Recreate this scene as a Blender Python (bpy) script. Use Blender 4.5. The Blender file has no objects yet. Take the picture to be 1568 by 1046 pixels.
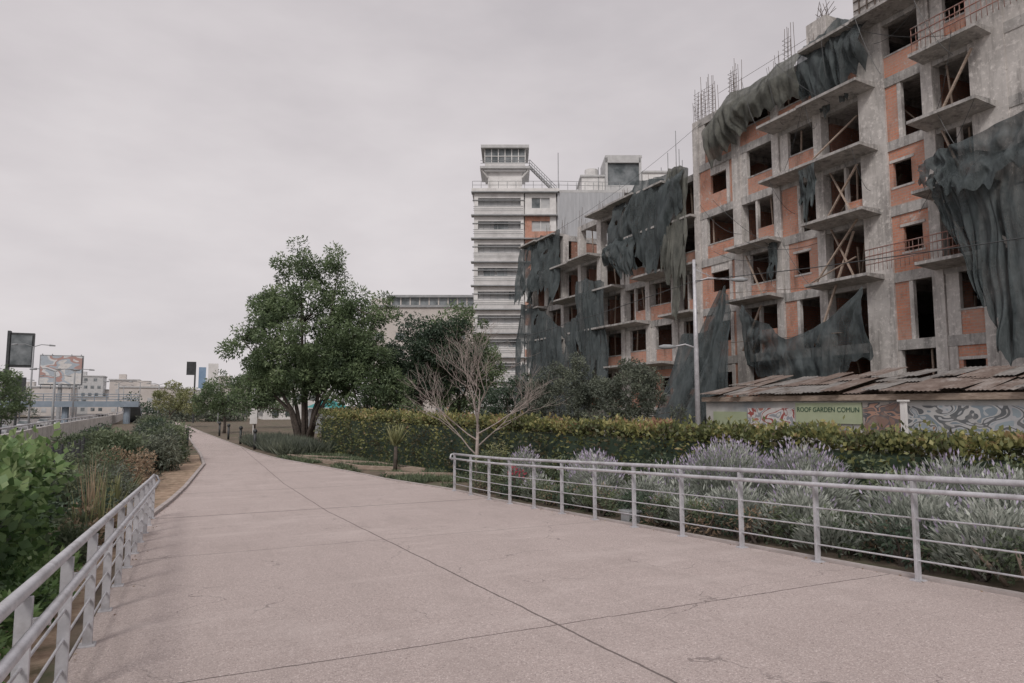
import bpy, math, random
import numpy as np
from mathutils import Vector, Matrix, noise as mn
random.seed(7); R=np.random.default_rng(7)
sc=bpy.context.scene
# ------------------------------------------------------------ materials
def newmat(name):
    m=bpy.data.materials.new(name); m.use_nodes=True
    nt=m.node_tree; b=nt.nodes['Principled BSDF']; return m,nt,b
def N(nt,t,**k):
    n=nt.nodes.new(t)
    for a,v in k.items(): setattr(n,a,v)
    return n
def ramp(nt,fac,stops):
    r=N(nt,'ShaderNodeValToRGB'); e=r.color_ramp.elements
    while len(e)<len(stops): e.new(0.5)
    for i,(p,c) in enumerate(stops):
        e[i].position=p; e[i].color=(c[0],c[1],c[2],1)
    nt.links.new(fac,r.inputs[0]); return r.outputs[0]
def coords(nt,scale=(1,1,1)):
    tc=N(nt,'ShaderNodeTexCoord'); mp=N(nt,'ShaderNodeMapping')
    mp.inputs['Scale'].default_value=scale
    nt.links.new(tc.outputs['Object'],mp.inputs[0]); return mp.outputs[0]
def noise(nt,co,scale,detail=4,rough=.55):
    n=N(nt,'ShaderNodeTexNoise'); n.inputs['Scale'].default_value=scale
    n.inputs['Detail'].default_value=min(detail,5); n.inputs['Roughness'].default_value=rough
    nt.links.new(co,n.inputs['Vector']); return n.outputs[0]
def mix(nt,f,a,b,mode='MIX'):
    m=N(nt,'ShaderNodeMixRGB',blend_type=mode)
    for i,x in enumerate((f,a,b)):
        if isinstance(x,(int,float)): m.inputs[i].default_value=x
        elif isinstance(x,tuple): m.inputs[i].default_value=(*x,1)
        else: nt.links.new(x,m.inputs[i])
    return m.outputs[0]
def math_(nt,op,a,b=None):
    m=N(nt,'ShaderNodeMath',operation=op)
    for i,x in enumerate((a,b)):
        if x is None: continue
        if isinstance(x,(int,float)): m.inputs[i].default_value=x
        else: nt.links.new(x,m.inputs[i])
    return m.outputs[0]
def bump(nt,b,h,s=.3,d=.02):
    n=N(nt,'ShaderNodeBump'); n.inputs['Strength'].default_value=s; n.inputs['Distance'].default_value=d
    nt.links.new(h,n.inputs['Height']); nt.links.new(n.outputs[0],b.inputs['Normal'])
def noisy(name,c1,c2,scale=2,rough=.85,st=(1,1,1),metal=0,bm=.2,c3=None):
    m,nt,b=newmat(name); co=coords(nt,st)
    n1=noise(nt,co,scale,8,.65); stops=[(.32,c1),(.66,c2)]
    col=ramp(nt,n1,stops)
    if c3:
        n2=noise(nt,co,scale*.37,6,.7)
        f=ramp(nt,n2,[(.5,(0,0,0)),(.68,(1,1,1))]); col=mix(nt,f,col,c3)
    nt.links.new(col,b.inputs['Base Color']); b.inputs['Roughness'].default_value=rough
    b.inputs['Metallic'].default_value=metal
    if bm: bump(nt,b,noise(nt,co,scale*9,3),bm)
    return m
def leafmat(name,cols,sc_=.6,trans=.3,mixn=.5,gain=1.9):
    m,nt,b=newmat(name); cols=[tuple(min(.9,(x*.88+.12*(sum(c)/3))*gain+.010) for x in c) for c in cols]
    at=N(nt,'ShaderNodeAttribute',attribute_name='rnd')
    n1=noise(nt,coords(nt),sc_,3)
    f=math_(nt,'ADD',math_(nt,'MULTIPLY',at.outputs['Fac'],1-mixn),math_(nt,'MULTIPLY',math_(nt,'SUBTRACT',math_(nt,'MULTIPLY',n1,2.2),.6),mixn))
    k=len(cols); col=ramp(nt,f,[(.12+.76*i/(k-1),c) for i,c in enumerate(cols)])
    nt.links.new(col,b.inputs['Base Color']); b.inputs['Roughness'].default_value=.5
    b.inputs['Specular IOR Level'].default_value=.45
    t=N(nt,'ShaderNodeBsdfTranslucent'); nt.links.new(col,t.inputs[0])
    ms=N(nt,'ShaderNodeMixShader'); ms.inputs[0].default_value=trans
    nt.links.new(b.outputs[0],ms.inputs[1]); nt.links.new(t.outputs[0],ms.inputs[2])
    nt.links.new(ms.outputs[0],nt.nodes['Material Output'].inputs[0]); return m

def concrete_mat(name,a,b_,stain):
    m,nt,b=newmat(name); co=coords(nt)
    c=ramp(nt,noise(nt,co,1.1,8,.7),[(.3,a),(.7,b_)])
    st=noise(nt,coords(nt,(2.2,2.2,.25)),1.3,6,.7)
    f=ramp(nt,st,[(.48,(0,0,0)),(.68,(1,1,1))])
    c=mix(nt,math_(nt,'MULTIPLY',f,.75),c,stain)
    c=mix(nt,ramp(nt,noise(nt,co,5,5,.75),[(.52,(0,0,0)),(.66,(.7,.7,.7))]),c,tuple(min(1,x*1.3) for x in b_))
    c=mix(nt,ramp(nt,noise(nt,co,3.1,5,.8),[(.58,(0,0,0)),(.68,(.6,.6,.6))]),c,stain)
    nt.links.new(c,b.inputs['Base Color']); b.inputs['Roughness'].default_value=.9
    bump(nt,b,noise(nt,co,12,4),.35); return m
M_conc=concrete_mat('weathered_concrete',(.44,.42,.40),(.64,.61,.585),(.22,.205,.195))
M_concshade=concrete_mat('shaded_concrete',(.10,.098,.095),(.18,.175,.17),(.05,.05,.05))  # indoor shade put into the concrete colour, keeps the openings dark
M_slab=concrete_mat('slab_concrete',(.31,.30,.285),(.50,.48,.465),(.10,.098,.096))
def brick_mat(name,c1,c2,mort,pl=.7):
    m,nt,b=newmat(name); tc=N(nt,'ShaderNodeTexCoord'); s=N(nt,'ShaderNodeSeparateXYZ')
    nt.links.new(tc.outputs['Object'],s.inputs[0]); cb=N(nt,'ShaderNodeCombineXYZ')
    nt.links.new(math_(nt,'ADD',s.outputs[0],s.outputs[1]),cb.inputs[0]); nt.links.new(s.outputs[2],cb.inputs[1])
    br=N(nt,'ShaderNodeTexBrick'); nt.links.new(cb.outputs[0],br.inputs[0])
    br.inputs['Color1'].default_value=(*c1,1); br.inputs['Color2'].default_value=(*c2,1); br.inputs['Mortar'].default_value=(*mort,1)
    br.inputs['Scale'].default_value=1; br.inputs['Brick Width'].default_value=.28; br.inputs['Row Height'].default_value=.12
    br.inputs['Mortar Size'].default_value=.014
    co=tc.outputs['Object']
    c=mix(nt,ramp(nt,noise(nt,co,.9,8,.7),[(.42,(0,0,0)),(.68,(pl,pl,pl))]),br.outputs[0],(.48,.34,.285))
    c=mix(nt,ramp(nt,noise(nt,coords(nt,(1,1,.35)),1.6,6,.75),[(.52,(0,0,0)),(.7,(.7,.7,.7))]),c,(.19,.115,.085))
    c=mix(nt,ramp(nt,noise(nt,co,2.7,5,.7),[(.6,(0,0,0)),(.66,(.85,.85,.85))]),c,(.5,.475,.45))
    nt.links.new(c,b.inputs['Base Color']); b.inputs['Roughness'].default_value=.92
    bump(nt,b,br.outputs['Fac'],.3); return m
M_brick=brick_mat('red_brick',(.62,.275,.18),(.52,.215,.14),(.43,.33,.28))
M_brickshade=brick_mat('shaded_interior_brick',(.36,.155,.10),(.27,.115,.075),(.2,.155,.135),.4)  # darkened copy of the red brick, interior shade painted into the colour
M_steel=noisy('galvanised_steel',(.45,.45,.48),(.60,.60,.63),8,.45,metal=.2,bm=.05,c3=(.36,.35,.36))
M_rebar=noisy('rebar_steel',(.09,.07,.06),(.16,.12,.10),5,.8,bm=0)
M_redrail=noisy('red_painted_steel',(.30,.14,.11),(.42,.24,.20),6,.7,bm=0,c3=(.4,.36,.34))
M_white=noisy('white_plaster',(.64,.63,.62),(.78,.77,.76),.8,.8,c3=(.52,.51,.50))
M_blind=noisy('window_blinds',(.34,.355,.365),(.55,.55,.55),.5,.6,st=(1,1,3),bm=0)
M_cream=noisy('beige_render',(.50,.46,.43),(.60,.56,.53),.5,.85)
M_grey=noisy('grey_paint',(.25,.26,.27),(.36,.37,.38),1.5,.7)
M_lgrey=noisy('light_grey_paint',(.42,.42,.42),(.55,.55,.55),1.5,.7)
M_corr=noisy('corrugated_metal',(.36,.37,.39),(.48,.49,.51),1,.5,st=(3,3,.3),bm=.05)
M_dark=noisy('dark_metal',(.03,.033,.035),(.06,.063,.066),3,.5,bm=0)
M_glass,nt,b=newmat('window_glass'); b.inputs['Roughness'].default_value=.12
nt.links.new(ramp(nt,noise(nt,coords(nt),.7,3),[(.35,(.07,.085,.09)),(.65,(.24,.26,.27))]),b.inputs['Base Color'])
M_rust=noisy('rusty_sheet',(.12,.085,.07),(.24,.19,.165),2.5,.8,c3=(.34,.31,.29))
M_sheet=noisy('grey_roof_sheet',(.16,.15,.145),(.30,.285,.27),2.5,.7,c3=(.10,.075,.06))
M_wood=noisy('weathered_wood',(.24,.18,.14),(.42,.34,.28),4,.9,st=(1,1,5))
M_bark=noisy('bark',(.055,.045,.038),(.13,.105,.09),6,.95,bm=.5)
M_barkl=noisy('pale_bark',(.25,.21,.19),(.42,.36,.33),6,.9,bm=.4)
def net_mat(name,a,b_,alpha):
    m,nt,b=newmat(name); co=coords(nt)
    c=ramp(nt,noise(nt,coords(nt,(1,1,.3)),2.2,8,.75),[(.32,a),(.7,b_)])
    nt.links.new(c,b.inputs['Base Color']); b.inputs['Roughness'].default_value=.75
    tr=N(nt,'ShaderNodeBsdfTransparent'); ms=N(nt,'ShaderNodeMixShader')
    f=ramp(nt,noise(nt,coords(nt,(1,1,.4)),1.1,6,.7),[(.36,(alpha,)*3),(.58,(.04,)*3)])
    nt.links.new(f,ms.inputs[0]); nt.links.new(b.outputs[0],ms.inputs[1]); nt.links.new(tr.outputs[0],ms.inputs[2])
    bump(nt,b,noise(nt,coords(nt,(1,1,.4)),3.2,5,.6),.8,.16)
    nt.links.new(ms.outputs[0],nt.nodes['Material Output'].inputs[0]); return m
M_net=net_mat('debris_netting',(.026,.037,.040),(.09,.108,.112),.34)
M_neto=net_mat('olive_netting',(.055,.06,.053),(.17,.172,.15),.15)
# pavement
M_path,nt,b=newmat('pink_concrete_paving')
tc=N(nt,'ShaderNodeTexCoord'); co=tc.outputs['Object']; s=N(nt,'ShaderNodeSeparateXYZ'); nt.links.new(co,s.inputs[0])
c=ramp(nt,noise(nt,co,.45,8,.65),[(.3,(.49,.41,.385)),(.7,(.59,.50,.475))])
c=mix(nt,ramp(nt,noise(nt,co,30,4,.85),[(.38,(.0,.0,.0)),(.60,(.9,.9,.9))]),c,(.40,.33,.31))
c=mix(nt,ramp(nt,noise(nt,co,75,2,.8),[(.55,(.0,.0,.0)),(.64,(.9,.9,.9))]),c,(.78,.70,.67))
c=mix(nt,ramp(nt,noise(nt,co,52,2,.8),[(.60,(.0,.0,.0)),(.67,(.85,.85,.85))]),c,(.21,.175,.165))
c=mix(nt,ramp(nt,noise(nt,coords(nt,(1.6,.35,1)),1.4,7,.75),[(.5,(0,0,0)),(.72,(.5,.5,.5))]),c,(.38,.32,.30))
c=mix(nt,ramp(nt,noise(nt,coords(nt,(.5,1.3,1)),.8,5,.75),[(.52,(0,0,0)),(.66,(.35,.35,.35))]),c,(.66,.58,.55))
c=mix(nt,ramp(nt,noise(nt,co,2.6,5,.8),[(.62,(0,0,0)),(.7,(.3,.3,.3))]),c,(.29,.24,.225))
wob=math_(nt,'MULTIPLY',math_(nt,'SUBTRACT',noise(nt,co,1.3,5,.7),.5),.07)
def line(axis,pos,w,wb=1):
    a=math_(nt,'ADD',s.outputs[axis],math_(nt,'MULTIPLY',wob,wb))
    d=math_(nt,'ABSOLUTE',math_(nt,'SUBTRACT',a,pos))
    return math_(nt,'LESS_THAN',d,w)
jt=line(0,2.85,.012)
for p,w in ((5.2,.010),(10.9,.010),(16.5,.03),(22,.02),(-1,.01),(28,.02),(34,.02)):
    jt=math_(nt,'MAXIMUM',jt,line(1,p,w,1.5))
c=mix(nt,math_(nt,'MULTIPLY',jt,.8),c,(.10,.08,.075))
vo=N(nt,'ShaderNodeTexVoronoi',feature='DISTANCE_TO_EDGE'); vo.inputs['Scale'].default_value=.5
nd=N(nt,'ShaderNodeTexNoise'); nd.inputs['Scale'].default_value=1.6; nd.inputs['Detail'].default_value=6; nt.links.new(co,nd.inputs['Vector'])
va=N(nt,'ShaderNodeVectorMath',operation='ADD'); nt.links.new(co,va.inputs[0]); nt.links.new(nd.outputs['Color'],va.inputs[1])
nt.links.new(va.outputs[0],vo.inputs['Vector'])
cr=math_(nt,'LESS_THAN',vo.outputs['Distance'],.004)
crm=ramp(nt,noise(nt,co,.8,3),[(.5,(0,0,0)),(.57,(1,1,1))])
c=mix(nt,math_(nt,'MULTIPLY',math_(nt,'MULTIPLY',cr,crm),.5),c,(.12,.10,.095))
nt.links.new(c,b.inputs['Base Color']); b.inputs['Roughness'].default_value=.88
bump(nt,b,noise(nt,co,40,4,.8),.8,.012)
M_ground=noisy('soil_and_dry_grass',(.09,.07,.052),(.20,.155,.115),1.6,.95,bm=.6,c3=(.085,.105,.05))
M_mulch=noisy('dry_mulch',(.27,.18,.125),(.50,.38,.28),5,.95,bm=.6,c3=(.15,.12,.07))
M_asph=noisy('asphalt',(.14,.14,.142),(.22,.22,.222),2,.9)
M_kerb=noisy('kerb_concrete',(.36,.32,.305),(.50,.45,.435),3,.9)
L_tree=leafmat('tree_leaves',[(.022,.038,.020),(.055,.084,.038),(.095,.135,.06),(.165,.21,.105)],.5,.4,.4,2.0)
L_dark=leafmat('dark_leaves',[(.014,.028,.018),(.03,.052,.03),(.05,.08,.042)],.6,.25)
L_olive=leafmat('olive_leaves',[(.04,.05,.038),(.075,.09,.065),(.13,.145,.10)],.6,.25,.5,1.65)
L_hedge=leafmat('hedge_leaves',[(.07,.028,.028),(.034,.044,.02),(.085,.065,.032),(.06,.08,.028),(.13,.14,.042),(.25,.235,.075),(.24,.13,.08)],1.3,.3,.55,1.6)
L_ivy=leafmat('ivy_leaves',[(.02,.05,.018),(.05,.105,.03),(.10,.18,.05),(.22,.30,.12)],1.5,.3,.3,1.4)
L_lav=leafmat('lavender_foliage',[(.08,.10,.08),(.17,.19,.16),(.33,.345,.31)],1.2,.2,.3,1.7)
L_purp=leafmat('lavender_flowers',[(.20,.155,.25),(.32,.27,.39),(.46,.42,.52)],1.2,.2,.2,1.45)
L_shrub=leafmat('shrub_leaves',[(.022,.034,.022),(.05,.072,.036),(.09,.115,.06),(.15,.18,.10)],1.0,.3,.5,1.75)
L_dry=leafmat('dry_leaves',[(.12,.075,.05),(.24,.165,.10),(.36,.29,.19)],1.,.2,.4,1.3)
L_yel=leafmat('yellow_green_blades',[(.10,.12,.045),(.2,.215,.09),(.34,.33,.16)],1.,.3,.4,1.3)
L_red=leafmat('red_flowers',[(.35,.02,.05),(.5,.04,.09)],1.,.2,.4,1)
L_wht=leafmat('white_blossom',[(.5,.48,.45),(.65,.63,.6)],1.,.2,.4,1)
# ------------------------------------------------------------ mesh helpers
def empty(name,loc=(0,0,0),rotz=0):
    e=bpy.data.objects.new(name,None); e.location=loc; e.rotation_euler=(0,0,rotz)
    e.empty_display_size=.3; sc.collection.objects.link(e); return e
class G:
    def __init__(s): s.v=[]; s.f=[]
    def box(s,x0,x1,y0,y1,z0,z1):
        n=len(s.v)
        s.v+=[(x0,y0,z0),(x1,y0,z0),(x1,y1,z0),(x0,y1,z0),(x0,y0,z1),(x1,y0,z1),(x1,y1,z1),(x0,y1,z1)]
        s.f+=[(n,n+3,n+2,n+1),(n+4,n+5,n+6,n+7),(n,n+1,n+5,n+4),(n+1,n+2,n+6,n+5),(n+2,n+3,n+7,n+6),(n+3,n,n+4,n+7)]
        return s
    def poly(s,pts):
        n=len(s.v); s.v+=[tuple(p) for p in pts]; s.f.append(tuple(range(n,n+len(pts))))
    def prism(s,pts,d):
        n=len(s.v); k=len(pts); d=Vector(d)
        s.v+=[tuple(p) for p in pts]+[tuple(Vector(p)+d) for p in pts]
        s.f.append(tuple(range(n,n+k))); s.f.append(tuple(range(n+2*k-1,n+k-1,-1)))
        for i in range(k): j=(i+1)%k; s.f.append((n+i,n+j,n+k+j,n+k+i))
    def tube(s,pts,rad,k=6,cap=True):
        pts=[Vector(p) for p in pts]; n0=len(s.v)
        if isinstance(rad,(int,float)): rad=[rad]*len(pts)
        for i,p in enumerate(pts):
            d=(pts[min(i+1,len(pts)-1)]-pts[max(i-1,0)])
            if d.length<1e-6: d=Vector((0,0,1))
            d.normalize(); a=d.cross(Vector((0,0,1)) if abs(d.z)<.9 else Vector((1,0,0))).normalized(); b=d.cross(a)
            for j in range(k):
                t=2*math.pi*j/k; s.v.append(tuple(p+(a*math.cos(t)+b*math.sin(t))*rad[i]))
        for i in range(len(pts)-1):
            for j in range(k):
                j2=(j+1)%k; a=n0+i*k
                s.f.append((a+j,a+j2,a+k+j2,a+k+j))
        if cap:
            s.f.append(tuple(n0+j for j in range(k-1,-1,-1))); e=n0+(len(pts)-1)*k; s.f.append(tuple(e+j for j in range(k)))
    def obj(s,name,mat,parent=None,smooth=False,bevel=0):
        me=bpy.data.meshes.new(name); me.from_pydata(s.v,[],s.f); me.update(); me.materials.append(mat)
        if smooth: me.polygons.foreach_set('use_smooth',[True]*len(me.polygons))
        o=bpy.data.objects.new(name,me); sc.collection.objects.link(o)
        if parent: o.parent=parent
        if bevel:
            m=o.modifiers.new('b','BEVEL'); m.width=bevel; m.segments=2
        return o
def unit(a): return a/np.maximum(np.linalg.norm(a,axis=1,keepdims=True),1e-9)
def leaves(name,P,L,W,mat,parent=None,D=None,rnd=None,jit=.3):
    P=np.asarray(P,float); n=len(P)
    if D is None: D=R.normal(size=(n,3))
    D=unit(D); Wd=unit(np.cross(D,R.normal(size=(n,3))))
    l=(L*(1+jit*R.uniform(-1,1,n)))[:,None]; w=(W*(1+jit*R.uniform(-1,1,n)))[:,None]*.5
    nrm=np.cross(D,Wd)
    V=np.empty((n,4,3)); V[:,0]=P; V[:,1]=P+D*l*.45+Wd*w+nrm*w*.3; V[:,2]=P+D*l; V[:,3]=P+D*l*.45-Wd*w+nrm*w*.3
    me=bpy.data.meshes.new(name); me.vertices.add(4*n); me.vertices.foreach_set('co',V.ravel())
    me.loops.add(4*n); me.loops.foreach_set('vertex_index',np.arange(4*n,dtype=np.int32))
    me.polygons.add(n); me.polygons.foreach_set('loop_start',np.arange(0,4*n,4,dtype=np.int32))
    me.update(calc_edges=True)
    at=me.attributes.new('rnd','FLOAT','FACE')
    if rnd is None: rnd=R.uniform(0,1,n)
    at.data.foreach_set('value',np.clip(rnd,0,1).astype(np.float32))
    me.materials.append(mat); o=bpy.data.objects.new(name,me); sc.collection.objects.link(o)
    if parent: o.parent=parent
    return o
def clumps(C,rad,per,flat=.75):
    C=np.asarray(C); k=len(C); rad=np.broadcast_to(rad,(k,))
    d=unit(R.normal(size=(k*per,3))); r=R.uniform(.25,1,k*per)**.6
    idx=np.repeat(np.arange(k),per); off=d*(r*rad[idx])[:,None]; off[:,2]*=flat
    cr=R.uniform(0,1,k)
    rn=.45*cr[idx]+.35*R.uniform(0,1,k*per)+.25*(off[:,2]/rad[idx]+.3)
    D=d+R.normal(size=d.shape)*.7; D[:,2]-=.15
    return C[idx]+off,D,rn
def gz(y):
    return float(np.interp(y,[-10,16,24],[-1.1,-2.4,-2.6]))
FR=Vector((math.cos(math.radians(25)),-math.sin(math.radians(25)),0))
FB=Vector((FR.y*-1,FR.x,0))
def tree(name,base,ells,leafmat_,bark,trunk_r,fork_z,ncl,per,crad,leafL,leafW,forks=5,flat=.8,stems=1):
    e=empty(name,(0,0,0)); bx,by,bz=base; C=[]
    vol=np.array([max(x[3]*x[4]*x[5],.2)**.8 for x in ells]); vol=vol/vol.sum()
    for _ in range(ncl):
        q=ells[R.choice(len(ells),p=vol)]
        d=R.normal(size=3); d/=np.linalg.norm(d); r=R.uniform(.35,1)**.55
        if R.uniform()<.12: r*=1.13
        l=np.array([q[0]+d[0]*q[3]*r,q[1]+d[1]*q[4]*r,q[2]+d[2]*q[5]*r])
        p=Vector(base)+FR*l[0]+FB*l[1]+Vector((0,0,l[2])); C.append(p[:])
    C=np.array(C)
    rr=crad*R.uniform(.5,1.25,ncl)
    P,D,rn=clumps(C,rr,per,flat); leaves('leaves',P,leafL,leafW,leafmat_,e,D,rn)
    g=G(); top=Vector(base)+Vector((0,0,fork_z))
    if stems==1:
        g.tube([Vector(base)-Vector((0,0,.2)),Vector(base)+Vector((.05,0,fork_z*.5)),top],[trunk_r*1.35,trunk_r,trunk_r*.85],8)
    limbs=[]
    for k in range(forks):
        q=ells[k%len(ells)]; tgt=Vector(base)+FR*(q[0]+R.uniform(-.3,.3)*q[3])+FB*(q[1]+R.uniform(-.4,.4)*q[4])+Vector((0,0,q[2]+q[5]*.3))
        if stems>1:
            s0=Vector(base)+FR*R.uniform(-.35,.35)+FB*R.uniform(-.3,.3)-Vector((0,0,.2)); tp=s0.lerp(tgt,.18); tp.z=base[2]+fork_z
            mid=tp.lerp(tgt,.5)+Vector((0,0,.3)); pts=[s0,tp,mid,tgt]; g.tube(pts,[trunk_r*.75,trunk_r*.55,trunk_r*.36,trunk_r*.08],7); limbs+=pts[1:]
        else:
            mid=top.lerp(tgt,.5)+Vector((R.uniform(-.3,.3),R.uniform(-.3,.3),-.2))
            pts=[top-Vector((0,0,.1)),top.lerp(mid,.5)+Vector((0,0,.1)),mid,tgt]; g.tube(pts,[trunk_r*.62,trunk_r*.48,trunk_r*.34,trunk_r*.08],6); limbs+=pts[1:]
    for i in range(0,ncl,2):
        c=Vector(C[i]); b=min(limbs,key=lambda q:(q-c).length+max(0,q.z-c.z)*1.2)
        m=b.lerp(c,.5)+Vector((0,0,.12)); g.tube([b,m,c],[trunk_r*.16,trunk_r*.1,.008],4,False)
    g.obj('trunk_and_limbs',bark,e,True); return e
# ------------------------------------------------------------ ground
xs=[-3000,-800,-200,-100,-60,-14,-12,-5,0,8,16,30,60,120,300,900,3000]; ys=[-300,-60,-10,16,24,60,120,300,900,4000]
g=G()
for y in ys:
    for x in xs: g.v.append((x,y,-4.02 if -60<=x<=-14 else (gz(y) if x>-14 else -3.2)))
nx=len(xs)
for j in range(len(ys)-1):
    for i in range(nx-1): a=j*nx+i; g.f.append((a,a+1,a+nx+1,a+nx))
g.obj('ground',M_ground)
Lp=[(-10,-.75),(5,-.75),(16.4,-.72),(20,-.35),(26,.1),(33,.62),(40,.55),(47.4,.3),(60,-.05),(75,-.8),(90,-1.6),(110,-3),(140,-5.5)]
Rp=[(-10,6.98),(5,6.98),(18.8,6.98),(26,5.85),(35.4,3.75),(41,3.1),(47.4,2.7),(58.8,1.9),(75,.8),(90,-.1),(110,-1.4),(140,-3.9)]
yy=sorted(set([-10,16,24]+list(np.arange(-9,140.1,1.5))+[140]))
g=G(); le=[];re_=[]
for y in yy:
    a=float(np.interp(y,*zip(*Lp))); b_=float(np.interp(y,*zip(*Rp))); z=gz(y)+.03
    le.append((a,y,z)); re_.append((b_,y,z)); g.v+=[(a,y,z),(b_,y,z)]
for i in range(len(yy)-1): g.f.append((2*i,2*i+1,2*i+3,2*i+2))
g.obj('path',M_path)
def strip(name,pts,w,h,mat,up=.02):
    g=G()
    for i in range(len(pts)-1):
        p=Vector(pts[i]);q=Vector(pts[i+1]); d=(q-p); n=Vector((-d.y,d.x,0)).normalized()*w*.5
        g.prism([p-n-Vector((0,0,.1)),p+n-Vector((0,0,.1)),p+n+Vector((0,0,h)),p-n+Vector((0,0,h))],d)
    return g.obj(name,mat)
strip('path_kerb',[(x-.06,y,z) for x,y,z in le if y>16 and y<100],.11,.07,M_kerb)
strip('path_kerb',[(x+.06,y,z) for x,y,z in re_ if y<100],.11,.03,M_kerb)
g=G()
for y in np.arange(3,41,1.0):
    r=float(np.interp(y,*zip(*Lp)))-.14; l=r-1.3-.3*math.sin(y*1.7); g.v+=[(l,y,gz(y)+.012),(r,y,gz(y)+.012)]
n=len(g.v)//2
for i in range(n-1): g.f.append((2*i,2*i+1,2*i+3,2*i+2))
g.obj('mulch_bed',M_mulch)
n=260; Y=R.uniform(1,34,n); lx=np.interp(Y,*zip(*Lp)); rx=np.interp(Y,*zip(*Rp)); side=R.uniform(0,1,n)<.5
X=np.where(side,lx+R.exponential(.07,n),rx-R.exponential(.07,n)); Z=np.interp(Y,[-10,16,24],[-1.1,-2.4,-2.6])+.036
leaves('fallen_leaves',np.stack([X,Y,Z],1),.035,.018,L_dry,None,np.stack([R.normal(size=n),R.normal(size=n),np.full(n,.08)],1))
# ------------------------------------------------------------ railings
def railing(x,ys_,h,inward):
    e=empty('metal_railing'); pg=G(); rg=G(); tg=G()
    for y in ys_:
        z=gz(y)
        pg.box(x-.035,x+.035,y-.016,y+.016,z,z+h-.03)
        pg.box(x-.06,x+.06,y-.06,y+.06,z,z+.045)
        pg.box(x+min(0,inward*.11),x+max(0,inward*.11),y-.01,y+.01,z+h-.17,z+h-.13)
    y0,y1=min(ys_)-.12,max(ys_)+.1; n=14; Y=np.linspace(y0,y1,n)
    rg.tube([(x,y,gz(y)+h) for y in Y],.032,10)
    rg.tube([(x+inward*.10,y,gz(y)+h-.12) for y in Y],.026,10)
    rg.tube([(x,y1,gz(y1)+h),(x+inward*.05,y1+.07,gz(y1)+h-.03),(x+inward*.10,y1,gz(y1)+h-.12)],.026,8)
    for k in (.22,.42,.62):
        tg.tube([(x,y,gz(y)+h*k) for y in Y],.010,6)
    pg.obj('posts',M_steel,e,bevel=.004); rg.obj('handrails',M_steel,e,True); tg.obj('bars',M_steel,e,True)
railing(6.9,[18.7-1.262*i for i in range(19)],1.08,-1)
railing(-.68,[16.6-1.262*i for i in range(17)],.93,1)
# ------------------------------------------------------------ hedges
def hedge(name,pts,ztop,thick,n,mat,L,W,zb=None,core=True,rough=.18,corem=L_dark):
    e=empty(name); pts=[Vector((p[0],p[1],0)) for p in pts]
    zt_=(lambda y: float(np.interp(y,*ztop))) if isinstance(ztop,tuple) else (lambda y: ztop)
    seg=[(pts[i+1]-pts[i]).length for i in range(len(pts)-1)]; cum=np.concatenate([[0],np.cumsum(seg)]); T=cum[-1]
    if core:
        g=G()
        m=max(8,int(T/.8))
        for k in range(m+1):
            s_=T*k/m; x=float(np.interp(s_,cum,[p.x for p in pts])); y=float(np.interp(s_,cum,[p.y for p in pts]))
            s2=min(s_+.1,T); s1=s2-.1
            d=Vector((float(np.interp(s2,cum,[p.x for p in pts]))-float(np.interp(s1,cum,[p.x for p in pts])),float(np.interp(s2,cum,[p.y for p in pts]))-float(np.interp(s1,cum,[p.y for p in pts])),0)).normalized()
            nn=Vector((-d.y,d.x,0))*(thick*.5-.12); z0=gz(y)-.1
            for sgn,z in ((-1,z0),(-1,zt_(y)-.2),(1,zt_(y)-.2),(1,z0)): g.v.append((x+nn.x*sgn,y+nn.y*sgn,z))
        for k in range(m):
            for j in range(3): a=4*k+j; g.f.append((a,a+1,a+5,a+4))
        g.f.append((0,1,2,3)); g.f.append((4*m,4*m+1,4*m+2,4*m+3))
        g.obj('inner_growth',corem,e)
    s_=R.uniform(0,T,n); X=np.interp(s_,cum,[p.x for p in pts]); Y=np.interp(s_,cum,[p.y for p in pts])
    dx=np.interp(np.minimum(s_+.2,T),cum,[p.x for p in pts])-np.interp(np.minimum(s_+.2,T)-.4,cum,[p.x for p in pts])
    dy=np.interp(np.minimum(s_+.2,T),cum,[p.y for p in pts])-np.interp(np.minimum(s_+.2,T)-.4,cum,[p.y for p in pts])
    l=np.hypot(dx,dy); nx_,ny_=-dy/l,dx/l
    gy=np.interp(Y,[-10,16,24],[-1.1,-2.4,-2.6]); zt=np.array([zt_(q) for q in Y])
    kind=R.uniform(0,1,n); f=np.where(kind<.62,1,np.where(kind<.72,-1,0))
    lump=.5*np.sin(s_*1.3)+.5*np.sin(s_*3.1+1)+.4*np.sin(s_*6.7+2)
    h=gy+(zt-gy)*R.uniform(0,1,n)**.85
    off=np.where(f==0,R.uniform(-.5,.5,n)*thick,f*(thick*.5))+R.normal(size=n)*rough*.5+f*lump*.07+f*.12*np.sin(h*4+s_*2)*rough*3
    top=zt+lump*.07+np.abs(R.normal(size=n))*rough*.6
    Z=np.where(f==0,top,h)
    P=np.stack([X+nx_*off,Y+ny_*off,Z],1)
    D=np.stack([nx_*f,ny_*f,np.where(f==0,1,.25)],1)+R.normal(size=(n,3))*.8
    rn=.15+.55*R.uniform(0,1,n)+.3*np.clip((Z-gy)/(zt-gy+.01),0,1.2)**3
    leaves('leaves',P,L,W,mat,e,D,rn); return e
hpts=[(7.3,41),(8.1,33),(9.3,25),(10.6,18),(12,12),(13.3,7),(14.8,2),(17,-4)]
hedge('hedge',hpts,([2,8,18,30,41],[-.8,-.78,-.70,-.6,-.55]),1.1,95000,L_hedge,.13,.075,rough=.2)
hedge('ivy_hedge',[(-2.4,2.5),(-2.4,11.6)],([2,11],[-.58,-.76]),1.25,30000,L_ivy,.115,.085,rough=.24)
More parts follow.
